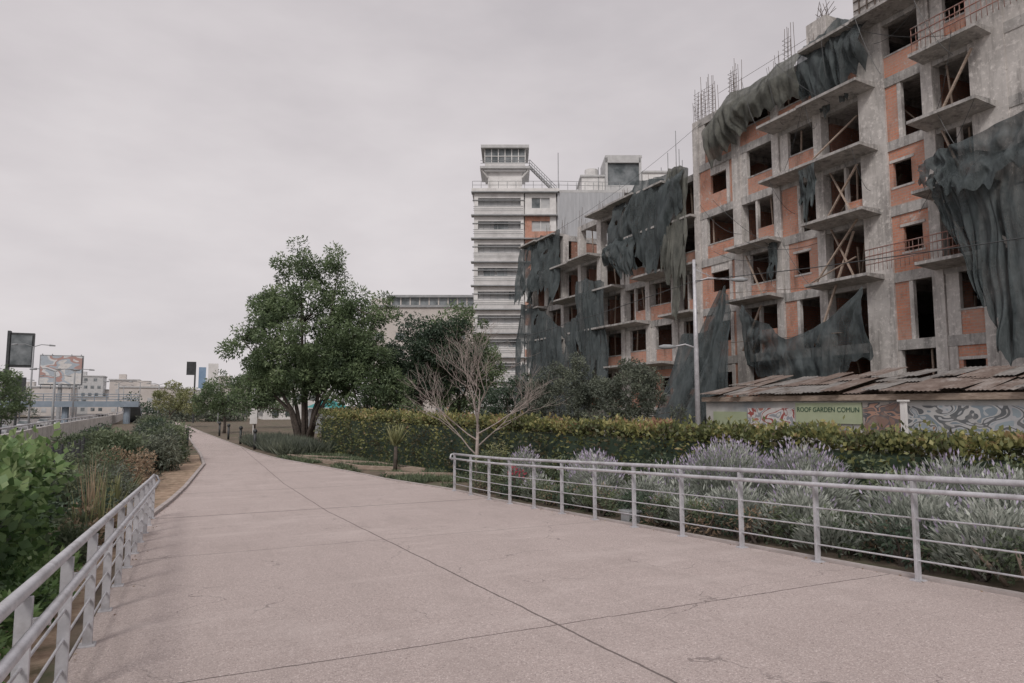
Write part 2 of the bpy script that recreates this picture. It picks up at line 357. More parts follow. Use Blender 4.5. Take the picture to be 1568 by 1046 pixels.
n=45; leaves('blossoms',np.stack([R.uniform(-1.75,-1.6,n),R.uniform(4,8,n),R.uniform(-2.0,-1.5,n)],1),.07,.07,L_wht,empty('white_flower_shrub'))
# ------------------------------------------------------------ plants
def mound(name,c,r,h,n,mat,L,W,flowers=None,nf=0):
    e=empty(name); c=np.array(c)
    a=R.uniform(0,6.283,n); q=np.sqrt(R.uniform(0,1,n)); lob=1+.18*np.sin(a*3+c[1])+.12*np.sin(a*7+c[0]*5); rad=q*r*lob
    hh=h*np.sqrt(np.maximum(0,1-(q*.9)**2))*R.uniform(.25,.98,n)*(1+.12*np.sin(a*5+q*6))
    P=np.stack([c[0]+np.cos(a)*rad,c[1]+np.sin(a)*rad,c[2]+hh],1)
    D=np.stack([np.cos(a)*q*1.1,np.sin(a)*q*1.1,np.full(n,1.)],1)+R.normal(size=(n,3))*.35
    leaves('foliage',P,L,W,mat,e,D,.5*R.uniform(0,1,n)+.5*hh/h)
    if nf:
        a=R.uniform(0,6.283,nf); q=np.sqrt(R.uniform(0,1,nf)); rad=q*r*1.05
        hh=h*np.sqrt(np.maximum(0,1-(q*.85)**2))*R.uniform(.9,1.2,nf)
        P=np.stack([c[0]+np.cos(a)*rad,c[1]+np.sin(a)*rad,c[2]+hh],1)
        D=np.stack([np.cos(a)*q*.8,np.sin(a)*q*.8,np.full(nf,1.2)],1)+R.normal(size=(nf,3))*.15
        leaves('flower_spikes',P,.085,.026,L_purp,e,D)
        leaves('flower_stalks',P-unit(D)*.22,.24,.009,L_lav,e,D)
    return e
for (x,y,r,h,nf) in [(9.3,10.2,.95,1.28,700),(10.1,9.2,.8,1.2,450),(8.5,13.6,.6,1.05,330),(9.1,15.0,.55,1.08,220),(8.6,17.6,.5,1.1,220),
    (7.9,4.6,.6,.75,50),(8.2,5.7,.55,.8,50),(8.9,6.3,.6,.9,90),(9.7,5.4,.7,.95,140),(8.0,7.3,.5,.75,40),(8.9,7.9,.6,.95,90),(10.4,6.6,.7,1.05,170),
    (8.1,8.7,.5,.7,30),(7.9,10.0,.45,.65,30),(8.2,11.3,.5,.75,40),(7.9,12.6,.4,.65,30),(7.9,3.4,.6,.7,40),(9.3,3.8,.7,.85,90),(11,4.5,.8,1.0,170),(9.3,12,.5,.9,90),(7.9,15.4,.4,.6,30),(7.6,6.5,.35,.5,0),(7.55,9.3,.3,.5,0)]:
    mound('lavender_bush',(x,y,gz(y)),r,h,int(3600*r*r/.36*.8),L_lav,.12,.026,True,nf)
def shrub(name,C,rad,per,mat,L,W,flat=.9,br=True):
    e=empty(name); C=np.array(C,float)
    P,D,rn=clumps(C,rad,per,flat); leaves('leaves',P,L,W,mat,e,D,rn)
    if br:
        g=G(); b=Vector((C[:,0].mean(),C[:,1].mean(),gz(C[:,1].mean())-.05))
        for c in C: g.tube([b+Vector((R.uniform(-.1,.1),R.uniform(-.1,.1),0)),b.lerp(Vector(c),.5)+Vector((0,0,.05)),Vector(c)],[.03,.02,.006],4,False)
        g.obj('stems',M_bark,e,True)
    return e
def rc(cx,cy,z0,z1,rx,ry,n):
    return [(cx+R.uniform(-1,1)*rx,cy+R.uniform(-1,1)*ry,gz(cy)+R.uniform(z0,z1)) for _ in range(n)]
for i,y in enumerate(np.arange(2.8,19,.9)):
    shrub('bed_shrub',rc(7.5+R.uniform(0,.25),y,.1,.42,.2,.45,9),.2,70,L_shrub if i%3 else L_dark,.07,.035)
for i,y in enumerate(np.arange(3,20,1.3)):
    x=float(np.interp(y,[3,7,12,18,20],[13,12,10.9,9.5,9.1]))
    shrub('bed_shrub',rc(x-.4,y,.2,.9,.4,.7,10),.32,90,L_shrub,.09,.04)
for i in range(11):
    y=3.0+i*1.45+R.uniform(-.4,.4); shrub('dry_shrub',rc(7.35+R.uniform(0,.6),y,.05,.45,.15,.3,7),.2,34,L_dry,.08,.02)
shrub('red_flower_plant',rc(7.7,16.3,.5,.75,.15,.25,4),.12,20,L_red,.06,.05)
for (x,y,z1,n,m,s) in [(-1.9,13.5,.6,8,L_dark,.4),(-2.2,16,1.0,12,L_shrub,.45),(-1.9,18.5,.9,10,L_olive,.4),(-2.3,21,1.35,16,L_shrub,.5),(-1.8,24,1.1,12,L_dry,.35),
    (-2.4,27,1.45,20,L_shrub,.6),(-1.3,31,1.3,22,L_olive,.6),(-1.0,35,1.4,26,L_shrub,.6),(-1.5,39,1.5,26,L_dark,.6),(-1.4,44,1.4,20,L_shrub,.6),(-1.4,36.5,1.6,10,L_olive,.5),(-2.2,52,1.5,20,L_shrub,.7),
    (-3,60,1.5,22,L_olive,.7),(-4.2,33,1.2,20,L_shrub,.6),(-4.5,42,1.3,20,L_dark,.6),(-5.5,25,.8,16,L_shrub,.5),(-1.4,8.2,.3,8,L_ivy,.25),(-1.3,5.5,.3,8,L_ivy,.25),(-1.15,3.6,.25,8,L_ivy,.22),(-1.6,11.5,.4,8,L_shrub,.25),
    (-1.5,12.6,.45,6,L_dry,.25),(-3.0,18.5,1.3,12,L_shrub,.5),(-2.9,14.2,1.25,12,L_dark,.45)]:
    sz=.10 if y<25 else .15
    shrub('verge_shrub',rc(x,y,.15,z1,.6 if y>12 else .25,1.0,n*2),s*.8,150,m,sz,sz*.4)
def spiky(name,c,n,L,W,mat,spread=1.,up=(.5,1.8),sd=.05):
    e=empty(name); a=R.uniform(0,6.283,n)
    D=np.stack([np.cos(a)*spread*R.uniform(.2,1,n),np.sin(a)*spread*R.uniform(.2,1,n),R.uniform(up[0],up[1],n)],1)
    P=np.array(c)+R.normal(size=(n,3))*sd; P[:,2]=c[2]+.02
    leaves('blades',P,L,W,mat,e,D,jit=.35); return e
spiky('tall_dry_grass',(-1.42,13.4,gz(13.4)),60,1.15,.022,L_dry,.35,(1.2,2.2),.10)
spiky('tall_dry_grass',(-1.3,12.4,gz(12.4)),45,.95,.02,L_yel,.4,(1.2,2.2),.12)
spiky('yucca_plant',(-1.4,15.6,gz(15.6)+.1),70,.8,.045,L_yel,.5)
spiky('agave_plant',(-1.5,19.5,gz(19.5)),60,.8,.07,L_shrub,.9)
yc=spiky('yucca_plant',(7.3,26.5,-1.6),80,.75,.075,L_yel,.9)
g=G(); g.tube([(7.3,26.5,-2.6),(7.32,26.5,-1.6)],[.09,.07],7); g.obj('stem',M_bark,yc,True)
e=empty('agapanthus_bed'); n=9000
Y=R.uniform(37.5,50,n); X=np.interp(Y,[35.4,41,47.4,58.8],[4.1,3.5,3.0,2.3])+.3+R.uniform(0,1,n)*2.6
leaves('blades',np.stack([X,Y,np.full(n,-2.6)],1),.75,.05,L_olive,e,np.stack([R.normal(size=n)*.5,R.normal(size=n)*.5,np.full(n,1.)],1))
e=empty('low_groundcover'); n=20000
Y=R.uniform(20,37,n); re_x=np.interp(Y,*zip(*Rp)); hx=np.interp(Y,[18,25,33,41],[10.6,9.3,8.1,7.3])-.5
X=re_x+.3+R.uniform(0,1,n)*(hx-re_x-.3)
keep=np.array([mn.noise(Vector((x*.7,y*.5,0)))>-.06 for x,y in zip(X,Y)]); X=X[keep];Y=Y[keep]
leaves('blades',np.stack([X,Y,np.interp(Y,[16,24],[-2.4,-2.6])],1),.22,.035,L_shrub,e,np.stack([R.normal(size=len(X)),R.normal(size=len(X)),np.full(len(X),1.)],1))
e=empty('verge_grass'); n=14000
Y=R.uniform(2,60,n); X=R.uniform(-7,-.9,n); zz=np.interp(Y,[-10,16,24],[-1.1,-2.4,-2.6])
X=np.minimum(X,np.interp(Y,*zip(*Lp))-.9)
leaves('blades',np.stack([X,Y,zz],1),.25,.03,L_olive,e,np.stack([R.normal(size=n),R.normal(size=n),np.full(n,1.)],1))
e=empty('timber_bed_edging'); g=G()
for (a,b2) in [((4.6,36),(6.9,33)),((5.2,33),(7.6,29.5)),((5.9,30.5),(5.2,33)),((6.2,28.5),(8.4,26)),((4.5,36.2),(5.1,33.2)),((6.3,28.4),(5.95,30.3)),((7.5,29.4),(8.3,26.2)),((6.6,25.2),(8.8,23.6))]:
    p=Vector((*a,gz(a[1])));q=Vector((*b2,gz(b2[1]))); d=(q-p); nn=Vector((-d.y,d.x,0)).normalized()*.06
    g.prism([p-nn,p+nn,p+nn+Vector((0,0,.16)),p-nn+Vector((0,0,.16))],d)
g.obj('boards',M_wood,e,bevel=.01)
# ------------------------------------------------------------ trees
big=[(0,0,7.2,4.0,3.6,4.0),(-.9,0,11.4,1.4,1.5,2.4),(1.5,.3,11.6,1.1,1.3,1.9),(-3.7,0,6.3,2.0,2.2,2.4),(3.4,0,8.2,2.0,2.0,2.1),(-3.0,0,9.4,1.3,1.5,1.5),(-3.9,.4,3.9,1.7,1.6,1.7),(2.4,0,4.8,2.4,2.2,2.0),(5.0,0,9.1,1.0,1.1,1.0),(-1.2,0,4.4,2.2,1.8,1.6),(1.0,0,5.4,2.4,2,2.2)]
tree('ash_tree',(7.0,48,-2.6),big,L_tree,M_bark,.24,2.2,440,135,.72,.23,.09,forks=9,stems=4)
sec=[(0,0,3.8,2.3,2.0,2.6),(1.8,0,3.0,1.7,1.5,2.0),(-1.4,0,5.4,1.6,1.5,1.6),(.6,0,6.0,1.4,1.2,1.4),(2.9,0,2.1,1.1,1.2,1.3)]
tree('ficus_tree',(10.3,45.5,-2.6),sec,L_tree,M_bark,.16,1.4,170,120,.6,.19,.085,forks=5)
tree('ficus_tree',(15.2,50,-2.6),[(0,0,6.0,2.2,2.2,3.6),(1.8,0,6.0,2.2,2,2.9),(3.4,0,6.9,1.6,1.6,2.6),(-1.8,0,4.2,1.8,1.8,2.2)],L_dark,M_bark,.2,2,190,110,.75,.24,.11,forks=4)
tree('ficus_tree',(18.7,50,-2.6),[(0,0,7.4,2.4,2.2,3.2),(-2.2,0,5.6,1.9,1.8,2.6),(2.1,0,5.4,1.8,1.8,2.4),(0,0,4,3,2,2.4)],L_tree,M_bark,.2,2,190,110,.75,.24,.11,forks=4)
tree('olive_tree',(15.7,27.8,-2.6),[(0,0,3.2,1.3,1.2,1.75),(-1,0,2.6,.9,.9,1.2),(.9,0,2.8,.9,.9,1.3)],L_olive,M_bark,.1,1.1,90,150,.4,.13,.05,forks=3)
tree('olive_tree',(16.3,23.6,-2.6),[(0,0,3.1,1.3,1.2,1.5),(1.1,0,2.9,.9,.9,1.2),(-1,0,2.5,.9,.9,1.2)],L_olive,M_bark,.1,1.1,80,160,.4,.12,.05,forks=3)
tree('olive_tree',(14.2,30.5,-2.6),[(0,0,2.5,1.6,1.2,1.4)],L_dark,M_bark,.1,1.1,50,140,.4,.14,.06,forks=2)
tree('young_tree',(2.8,70,-2.6),[(0,0,3.6,1.9,1.8,2.0),(-1.4,0,3.2,1.5,1.5,1.5)],L_tree,M_bark,.12,1.5,60,90,.6,.24,.1,forks=3)
tree('young_tree',(-2.4,92,-2.6),[(0,0,3.6,2.0,1.8,1.8),(2,0,2.9,1.5,1.5,1.5)],L_yel,M_bark,.12,1.5,60,80,.6,.26,.11,forks=3)
tree('young_tree',(6.5,84,-2.6),[(0,0,4.6,2.4,2,2.4),(2.6,0,3.6,1.9,1.8,2)],L_tree,M_bark,.14,1.5,80,80,.7,.28,.12,forks=3)
tree('ash_tree',(-13.6,64,-3.2),[(0,0,4.0,1.9,2.0,2.0)],L_tree,M_bark,.16,2.0,70,90,.7,.24,.1,forks=3)
def treeline(name,x0,x1,y,h,n,mat,z0=-3):
    e=empty(name); C=[]
    for _ in range(n):
        x=R.uniform(x0,x1); hh=h*(.55+.45*math.sin(x*.21+y)*math.sin(x*.083)); C.append((x,y+R.uniform(-4,4),z0+R.uniform(.5,max(1,hh))))
    P,D,rn=clumps(np.array(C),1.6,60); leaves('leaves',P,.5,.26,mat,e,D,rn); g=G()
    for x in np.arange(x0,x1,5): g.tube([(x,y,z0),(x,y,z0+h*.4)],[.2,.12],5)
    g.obj('trunks',M_bark,e)
treeline('distant_trees',-60,-34,150,5,90,L_tree); treeline('distant_trees',-12,30,165,6.5,150,L_dark); treeline('distant_trees',-150,-40,230,5.5,160,L_olive,-3)
treeline('distant_trees',-4,8,125,5,60,L_olive,-3)
# bare tree
e=empty('bare_tree'); g=G(); rr=random.Random(5)
def br(p,d,L,r,dep):
    n=3; pts=[p]; q=p.copy(); dd=d.copy()
    for i in range(n):
        dd=(dd+Vector((rr.uniform(-.16,.16),rr.uniform(-.16,.16),rr.uniform(-.04,.10)))).normalized(); q=q+dd*L/n; pts.append(q.copy())
    g.tube(pts,[r,r*.88,r*.76,r*.62],5,False)
    if dep==0: return
    for k in range(3):
        ax=Vector((rr.uniform(-1,1),rr.uniform(-1,1),rr.uniform(-.25,.6))).normalized()
        st=pts[-1] if k<2 else pts[2]
        br(st,(dd*1.0+ax*.8).normalized(),L*rr.uniform(.62,.85),max(r*.56,.0035),dep-1)
b0=Vector((8.3,20.5,gz(20.5)))
g.tube([b0-Vector((0,0,.2)),b0+Vector((.02,.02,.7)),b0+Vector((.05,0,1.9))],[.085,.065,.045],8)
for d,st in (((-.85,.35,.8),.9),((.95,-.25,.75),1.2),((-.3,-.3,1.3),1.6),((.25,.25,1.4),1.9),((-.8,.5,.6),1.4),((.9,-.5,.55),1.6),((.1,-.4,1.3),1.9),((-.1,.2,1.5),1.9)):
    br(b0+Vector((.04,0,st)),Vector(d).normalized(),1.14,.027,4)
g.obj('trunk_and_branches',M_barkl,e,True)
shrub('bed_shrub',rc(8.2,20,.1,.9,.5,.8,12),.3,80,L_shrub,.09,.035)
shrub('bed_shrub',rc(8.5,19.6,.5,1.3,.3,.3,6),.25,50,L_yel,.1,.03)
# ------------------------------------------------------------ unfinished building
LV=[-2.9,-.15,2.8,5.75,8.7,11.65,14.6,17.5,20.4,23.3]
def frame_building(name,X,edges,toplev,types,balc,depth=13,colw=.5,seed=1,piers=()):
    rnd=random.Random(seed); e=empty(name); C=G();S=G();B=G();I=G();Dk=G();Rb=G();T=G()
    ya,yb=edges[-1],edges[0]
    for i,(y1,y0) in enumerate(zip(edges[:-1],edges[1:])):
        tl=toplev(i)
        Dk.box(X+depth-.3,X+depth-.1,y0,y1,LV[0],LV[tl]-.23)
        for l in range(0,tl):
            z0,z1=LV[l],LV[l+1]
            S.box(X+.02,X+depth,y0,y1,z1-.22,z1)
            S.box(X,X+.3,y0,y1,z1-.42,z1-.001+.02)
            k=types(i,l); a=y0+colw*.5; b2=y1-colw*.5; zb=z0+.02; zt=z1-.42
            if k=='parapet':
                hp=rnd.choice([.8,.95,1.15])
                B.box(X+.06,X+.22,a,b2,zb,zb+hp); S.box(X+.04,X+.25,a,b2,zb+hp,zb+hp+.08)
                if rnd.random()<.6: C.box(X+.03,X+.24,b2-.55,b2-.02,zb,zt)
            elif k=='win':
                w=.85; c=(a+b2)/2+rnd.uniform(-.35,.1); w0,w1=c-w/2,c+w/2; h0,h1=zb+.85,zb+1.95
                B.box(X+.06,X+.22,a,w0,zb,zt);B.box(X+.06,X+.22,w1,b2,zb,zt);B.box(X+.06,X+.22,w0,w1,zb,h0);B.box(X+.06,X+.22,w0,w1,h1,zt)
                C.box(X+.03,X+.24,w0-.1,w1+.1,h0-.09,h0+.001); C.box(X+.03,X+.24,w0-.14,w1+.14,h1-.001,h1+.12)
                C.box(X+.02,X+.23,b2-rnd.choice([.35,.6]),b2,zb,zt)
            elif k=='win2':
                w=rnd.choice([1.2,1.35,1.5]); w0=a+.6; w1=w0+w; h0,h1=zb+.9,zb+2.05
                w1=min(w1,b2-.1)
                B.box(X+.06,X+.22,a,w0,zb,zt);B.box(X+.06,X+.22,w1,b2,zb,zt);B.box(X+.06,X+.22,w0,w1,zb,h0);C.box(X+.05,X+.22,w0,w1,h1,zt)
                C.box(X+.02,X+.23,w0-.25,w0+.001,zb,zt)
            elif k=='half':
                m=(a+b2)/2+rnd.uniform(-.2,.4); B.box(X+.06,X+.22,m,b2,zb,zt); C.box(X+.04,X+.24,m-.18,m,zb,zt)
            elif k=='low':
                m=(a+b2)/2; B.box(X+.06,X+.22,a,m,zb,zb+.6+rnd.uniform(0,.7)); C.box(X+.04,X+.24,m,m+.14,zb,zt)
            elif k=='wall':
                C.box(X+.03,X+.25,a,b2,zb,zt)
            for q in range(2):
                if rnd.random()<.5 and k in('parapet','open','low'):
                    yq=rnd.uniform(a+.3,b2-.3); T.tube([(X+.5+q,yq,zb),(X+.45+q,yq+rnd.uniform(-.5,.5),zt)],.05,5)
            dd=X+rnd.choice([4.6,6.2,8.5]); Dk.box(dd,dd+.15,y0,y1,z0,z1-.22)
            if rnd.random()<.8: I.box(X+.9,X+4.5,y0-.07,y0+.07,zb,z1-.5)
            if rnd.random()<.4: I.box(X+2.4,X+2.55,y0+.1,(y0+y1)/2+rnd.uniform(-.5,.5),zb,z1-.22)
            S.box(X+.3,X+5,y0-.13,y0+.13,z1-.5,z1-.221)
            if balc(i,l):
                p=1.15+rnd.uniform(-.15,.25); q0=y0-.25;q1=y1+.1
                S.prism([(X-p,q0,z1-.10),(X-p,q0,z1+.03),(X-.002,q0,z1+.05),(X-.002,q0,z1-.2)],(0,q1-q0,0))
    for j,y in enumerate(edges):
        tl=max(toplev(min(j,len(edges)-2)),toplev(max(j-1,0)))
        w=colw*(1.25 if j%3==1 else .95)*.5
        if j in piers: w=.66
        C.box(X-.05,X+.5,y-w,y+w,-3,LV[tl]-.43)
        for l in range(1,tl+1): C.box(X-.035,X+.5,y-w*.98,y+w*.98,LV[l]-.43,LV[l]+.0)
        for q in (-w*.7,0,w*.7):
            for r_ in (.05,.38):
                h=rnd.uniform(.6,1.6); Rb.tube([(X+r_,y+q,LV[tl]-.1),(X+r_+rnd.uniform(-.12,.12),y+q+rnd.uniform(-.12,.12),LV[tl]+h)],.014,4)
    tl0=toplev(0)
    for l in range(tl0):
        z0,z1=LV[l],LV[l+1]
        B.box(X+.55,X+depth*.5,yb+.02,yb+.17,z0+.02,z1-.22)
        C.box(X+depth*.5,X+depth*.5+.4,yb-.2,yb+.2,z0,z1-.22)
    C.box(X+.6,X+depth-.1,ya-.2,ya-.02,-2.9,LV[toplev(len(edges)-2)])
    C.obj('columns_and_piers',M_conc,e); S.obj('slabs_and_beams',M_slab,e); B.obj('brick_infill',M_brick,e); I.obj('interior_partitions',M_brickshade,e)
    Dk.obj('interior_back_walls',M_concshade,e); Rb.obj('rebar',M_rebar,e); T.obj('timber_props',M_wood,e)
    return e
E1=[32.3,28.9,26,23.3,20.3,17.7,15.3,12.6,9.8,7,4,1]
def tl1(i): return 7 if i<4 else 9
T1={0:'win2',1:'parapet',2:'mix',3:'open',4:'win',5:'balp',6:'wall',7:'parapet',8:'win',9:'open',10:'wall'}
def ty1(i,l):
    t=T1[i]
    if t=='mix': return ['wall','open','half','win','half','parapet','parapet','open','open'][l]
    if t=='win2': return ['wall','win2','win2','win2','parapet','win2','parapet','open','open'][l]
    if t=='parapet': return ['open','parapet','low','parapet','low','parapet','parapet','parapet','parapet'][l]
    if t=='open': return ['open','open','open','open','low','open','low','open','open'][l]
    if t=='win': return ['win','parapet','half','win','win','half','parapet','parapet','open'][l]
    if t=='balp': return ['open','win','parapet','open','low','open','parapet','open','open'][l]
    return t
def bl1(i,l):
    if i in(3,5): return l>=2
    if i==1: return l in(2,3)
    if i==2: return l in(4,5)
    if i in(4,6): return l in(6,7)
    if i>6: return i%2==0
    return False
bA=frame_building('unfinished_apartment_building',27.6,E1,tl1,ty1,bl1,seed=3,piers=(4,6))
E2=[56,53.2,50.3,47.4,44.4,41.3,38.3,35.4,32.62]
def tl2(i): return 5 if i in(2,) else 6
def ty2(i,l):
    if l<1: return 'wall'
    if i>=5: return ['wall','parapet','parapet','low','parapet','open','open'][l] if i%2 else ['wall','win','parapet','parapet','open','open','open'][l]
    return ['wall','low','parapet','open','open','open','open'][l]
bB=frame_building('unfinished_low_block',28.2,E2,tl2,ty2,lambda i,l:l>=1 and (i+l)%4!=0,seed=11,depth=11)
g=G(); g.box(27.8,28.9,22.7,23.9,17.5,19.4); g.box(29.5,32.5,25.5,28.5,17.5,18.6); g.obj('stair_core_stub',M_conc,bA)
g=G()
for i in range(14): g.tube([(27.9+R.uniform(0,.9),22.8+R.uniform(0,1),19.3),(27.9+R.uniform(0,.9),22.8+R.uniform(0,1),20+R.uniform(0,.5))],.014,4)
for cy in (31.9,31.2,30.6,28.9,28.7,24.8):
    for a in (0,.25,.5):
        for b2 in (0,.3): g.tube([(27.7+b2,cy+a,17.3),(27.7+b2+R.uniform(-.08,.08),cy+a+R.uniform(-.1,.1),19.4+R.uniform(-.5,.9))],.017,4)
    for z in np.arange(17.8,19.4,.25): g.tube([(27.68,cy-.03,z),(27.68,cy+.55,z),(28.02,cy+.55,z)],.011,4)
for y in np.arange(17.8,21,.4):
    for x in (27.5,28.8): g.tube([(x,y,17.5),(x,y+R.uniform(-.05,.05),22.2)],.035,5)
for z in np.arange(18,22.2,.45): g.tube([(27.5,17.8,z),(27.5,20.9,z)],.03,5)
g.tube([(27.5,17.8,18),(27.5,20.9,21.5)],.03,5)
g.tube([(27.8,30.4,18.6),(28.5,24,19.2)],.012,4)
g.obj('rebar_cages',M_rebar,bA)
g=G()
for (ya,yb_,zb) in ((20.2,15.0,5.78),(17.6,12.8,14.64),(13,7,8.74)):
    for z in (.35,.7,1.0): g.tube([(26.55,ya,zb+z),(26.6,yb_,zb+z+.05)],.025,6)
    for y in np.arange(yb_,ya,.2): g.tube([(26.58,y,zb),(26.58,y+R.uniform(-.03,.03),zb+1.0)],.014,4)
g.obj('balcony_railings',M_redrail,bA,True)
g=G()
for (a,b2) in [((26.6,22.9,5.8),(27.2,21,8.5)),((26.8,21,5.8),(27.4,22.6,8.4)),((26.4,22.8,2.9),(27.3,21.3,8.0)),((26.5,20.8,8.8),(27.5,22.6,11.2)),((26.9,22.4,8.8),(27.1,20.8,11)),((26.3,22.5,11.7),(27.8,21.2,13.6)),
    ((26.6,27.8,2.9),(27.2,27,5.3)),((26.9,16,8.8),(27.3,17,11.2)),((26.4,23,5.8),(26.5,20.6,6.6)),((26.5,29,6.2),(25.9,22,5.4)),((26.4,28.5,3.4),(25.8,21,3.2)),((26.9,16.8,11.7),(27.2,15.6,14)),((26.9,15.8,5.8),(27.2,17.1,8.2)),((26.9,26.6,5.8),(27.2,28,8.2))]:
    a=Vector(a);b2=Vector(b2); d=b2-a; g.prism([a,a+Vector((.09,0,0)),a+Vector((.09,.07,.02)),a+Vector((0,.07,.02))],d)
for k in range(110):
    y=R.uniform(15,32); l=random.choice([2,3,4,5,6]); z=LV[l]+.06; a=Vector((27.9+R.uniform(0,2.2),y,z)); d=Vector((R.uniform(-.3,.3),R.uniform(-1.4,1.4),R.uniform(.1,1.9)))
    g.prism([a,a+Vector((.12,0,0)),a+Vector((.12,.06,.02)),a+Vector((0,.06,.02))],d)
g.obj('loose_timbers',M_wood,bA)
g=G()
def cable(a,b2,sag,r=.012):
    a=Vector(a);b2=Vector(b2); g.tube([a.lerp(b2,t)-Vector((0,0,sag*4*t*(1-t))) for t in np.linspace(0,1,11)],r,4,False)
for k in range(20):
    y=R.uniform(15,31); z=random.choice(LV[4:8]); cable((26.4,y,z),(26.6+R.uniform(-.3,.8),y+R.uniform(-5,5),z-R.uniform(1,4)),R.uniform(.1,.8))
g.obj('hanging_wires',M_dark,bA)
# nets
def net(name,top,bot,parent,nu=60,nv=30,amp=.25,sag=.0,mat=M_net,freq=6,seed=0,rag=.35,dirx=-1,bul=0,tear=.62,scal=.22,shear=0.):
    nu=int(nu*2.2); nv=int(nv*1.3)
    def samp(pl,n):
        pl=np.array(pl,float); s_=np.linspace(0,len(pl)-1,n); return np.stack([np.interp(s_,range(len(pl)),pl[:,k]) for k in range(3)],1)
    T_=samp(top,nu);B_=samp(bot,nu); g=G(); r2=random.Random(seed); ph=[r2.uniform(0,6) for _ in range(6)]
    for j in range(nv):
        v=j/(nv-1)
        for i in range(nu):
            u=i/(nu-1); bl=1+rag*mn.noise(Vector((u*5,seed*2.2,1)))*1.1+rag*.5*mn.noise(Vector((u*23,seed*1.2,4)))-.08*abs(math.sin(u*freq*3.1416+ph[3])); vv=v*bl
            p=T_[i]*(1-vv)+B_[i]*vv
            wv=1.1*mn.noise(Vector((u*2.5,v*1.1,seed*1.3)))+shear*v
            w1=abs(math.sin((u*freq+wv)*3.1416+ph[1]))**.8-.6
            w2=abs(math.sin((u*freq*2.3+wv*1.8+v*.5)*3.1416+ph[2]))**.8-.6
            w3=mn.noise(Vector((u*freq*3.2,v*3.5,seed+9.1)))
            env=.4+.6*math.sin(min(1,v*1.2+.1)*1.57)
            big=mn.noise(Vector((u*freq*.5,v*1.6,seed*3.7)))
            cf=math.sin((v*5+1.6*math.sin(u*3.1416*2+ph[4]))*3.1416)*math.sin(u*3.1416)
            x=p[0]+dirx*(amp*(.55*w1*env+.34*w2*env+.3*w3+.9*big*env+.16*cf)+bul*math.sin(min(1,v)*3.14))
            z=p[2]-sag*math.sin(u*3.14159)*(.4+.6*v)-scal*abs(math.sin(u*freq*1.5708+ph[3]))*(1-v)**2+.10*w3*v
            y=p[1]+amp*.35*mn.noise(Vector((u*6,v*4,seed+4.4)))
            g.v.append((x,y,z))
    for j in range(nv-1):
        for i in range(nu-1):
            a=j*nu+i
            if j>3 and mn.noise(Vector((i*.07,j*.1,seed*5.1)))>tear: continue
            g.f.append((a,a+1,a+nu+1,a+nu))
    return g.obj(name,mat,parent,True)
net('netting_roof_a',[(27.4,30.6,17.2),(27.5,29,18.1),(27.4,26,17.9),(27.5,23.6,18.3)],[(27.1,30.4,14.0),(27.0,28,14.3),(27.0,26,15.4),(27.1,23.6,14.8)],bA,60,24,.4,mat=M_neto,freq=4,seed=1,bul=.6,tear=.8,shear=.5)
net('netting_roof_b',[(27.4,23.8,18.3),(27.4,22,18.6),(27.4,19.8,17.9)],[(27.0,23.7,14.5),(27.0,21.7,14.6),(27.0,19.9,15.4)],bA,50,24,.45,freq=3,seed=2,bul=.6,tear=.8)
net('netting_swag',[(26.4,27.6,5.5),(25.9,26,4.5),(25.7,24,3.5),(25.9,22,3.9),(26.3,20.2,5.4)],[(26.3,27.4,2.5),(25.9,26,1.6),(25.6,24,.8),(25.9,22,1.2),(26.3,20.0,1.9)],bA,80,26,.35,freq=5,seed=3,sag=.3,tear=.6,rag=.2,shear=.8)
net('netting_low',[(26.3,29.2,6.6),(26.2,28.6,6.6),(26.0,28.0,6.1)],[(23.8,33.0,-2.4),(24.3,30,-2.2),(25.4,27.2,.2)],bA,50,40,.45,freq=3,seed=4,rag=.05,tear=.6)
net('netting_low_b',[(26.0,32.0,4.2),(26.2,30,4.4),(26.2,28.8,5.8)],[(24.6,33.8,-2.4),(25,31,-2.2),(25.6,29,-2)],bA,40,30,.4,freq=3,seed=24,rag=.05,tear=.6)
net('netting_right',[(26.2,17.2,9.0),(26.0,16,9.6),(26.0,14,9.3),(26.1,10.5,10.2)],[(26.0,15.8,6.4),(25.7,14.7,3.0),(25.5,13.9,.9),(25.7,10,.8)],bA,90,44,.5,freq=5,seed=5,rag=.1,tear=.6,shear=-.9)
net('netting_right_upper',[(25.9,17.1,9.7),(25.8,15.5,10.1),(25.9,11,10.3)],[(25.6,16.9,8.6),(25.5,15.2,7.7),(25.5,11,6.8)],bA,60,18,.4,freq=4,seed=6,tear=.6,rag=.45)
net('netting_strip_a',[(26.3,23.4,11.6),(26.3,22.9,11.6),(26.3,22.4,11.6)],[(26.2,23.5,9.3),(26.1,23.0,8.6),(26.2,22.5,9.8)],bA,20,20,.25,freq=1,seed=31,tear=.4,rag=.5)
net('netting_strip_b',[(27.4,26.6,8.6),(27.3,26.2,8.6),(27.4,25.9,8.6)],[(27.2,26.5,6.4),(27.1,26.2,6.9),(27.2,25.9,6.2)],bA,20,20,.2,freq=1,seed=32,tear=.4,rag=.5)
net('netting_top_a',[(27.6,40.8,14.7),(27.4,38,15.5),(27.6,35,15.3),(27.6,32.8,15.0)],[(27.0,41.2,10.9),(27.0,38,10.6),(26.9,36,9.5),(27.0,33,11.4)],bB,80,30,.55,freq=5,seed=7,bul=.5,tear=.55)
net('netting_top_b',[(27.1,41.5,11.8),(27.0,39.5,12.0),(27.0,37.5,11.7)],[(26.6,41.6,10.2),(26.6,39,9.4),(26.7,37.4,9.0)],bB,60,20,.45,freq=4,seed=8,bul=.4,tear=.6)
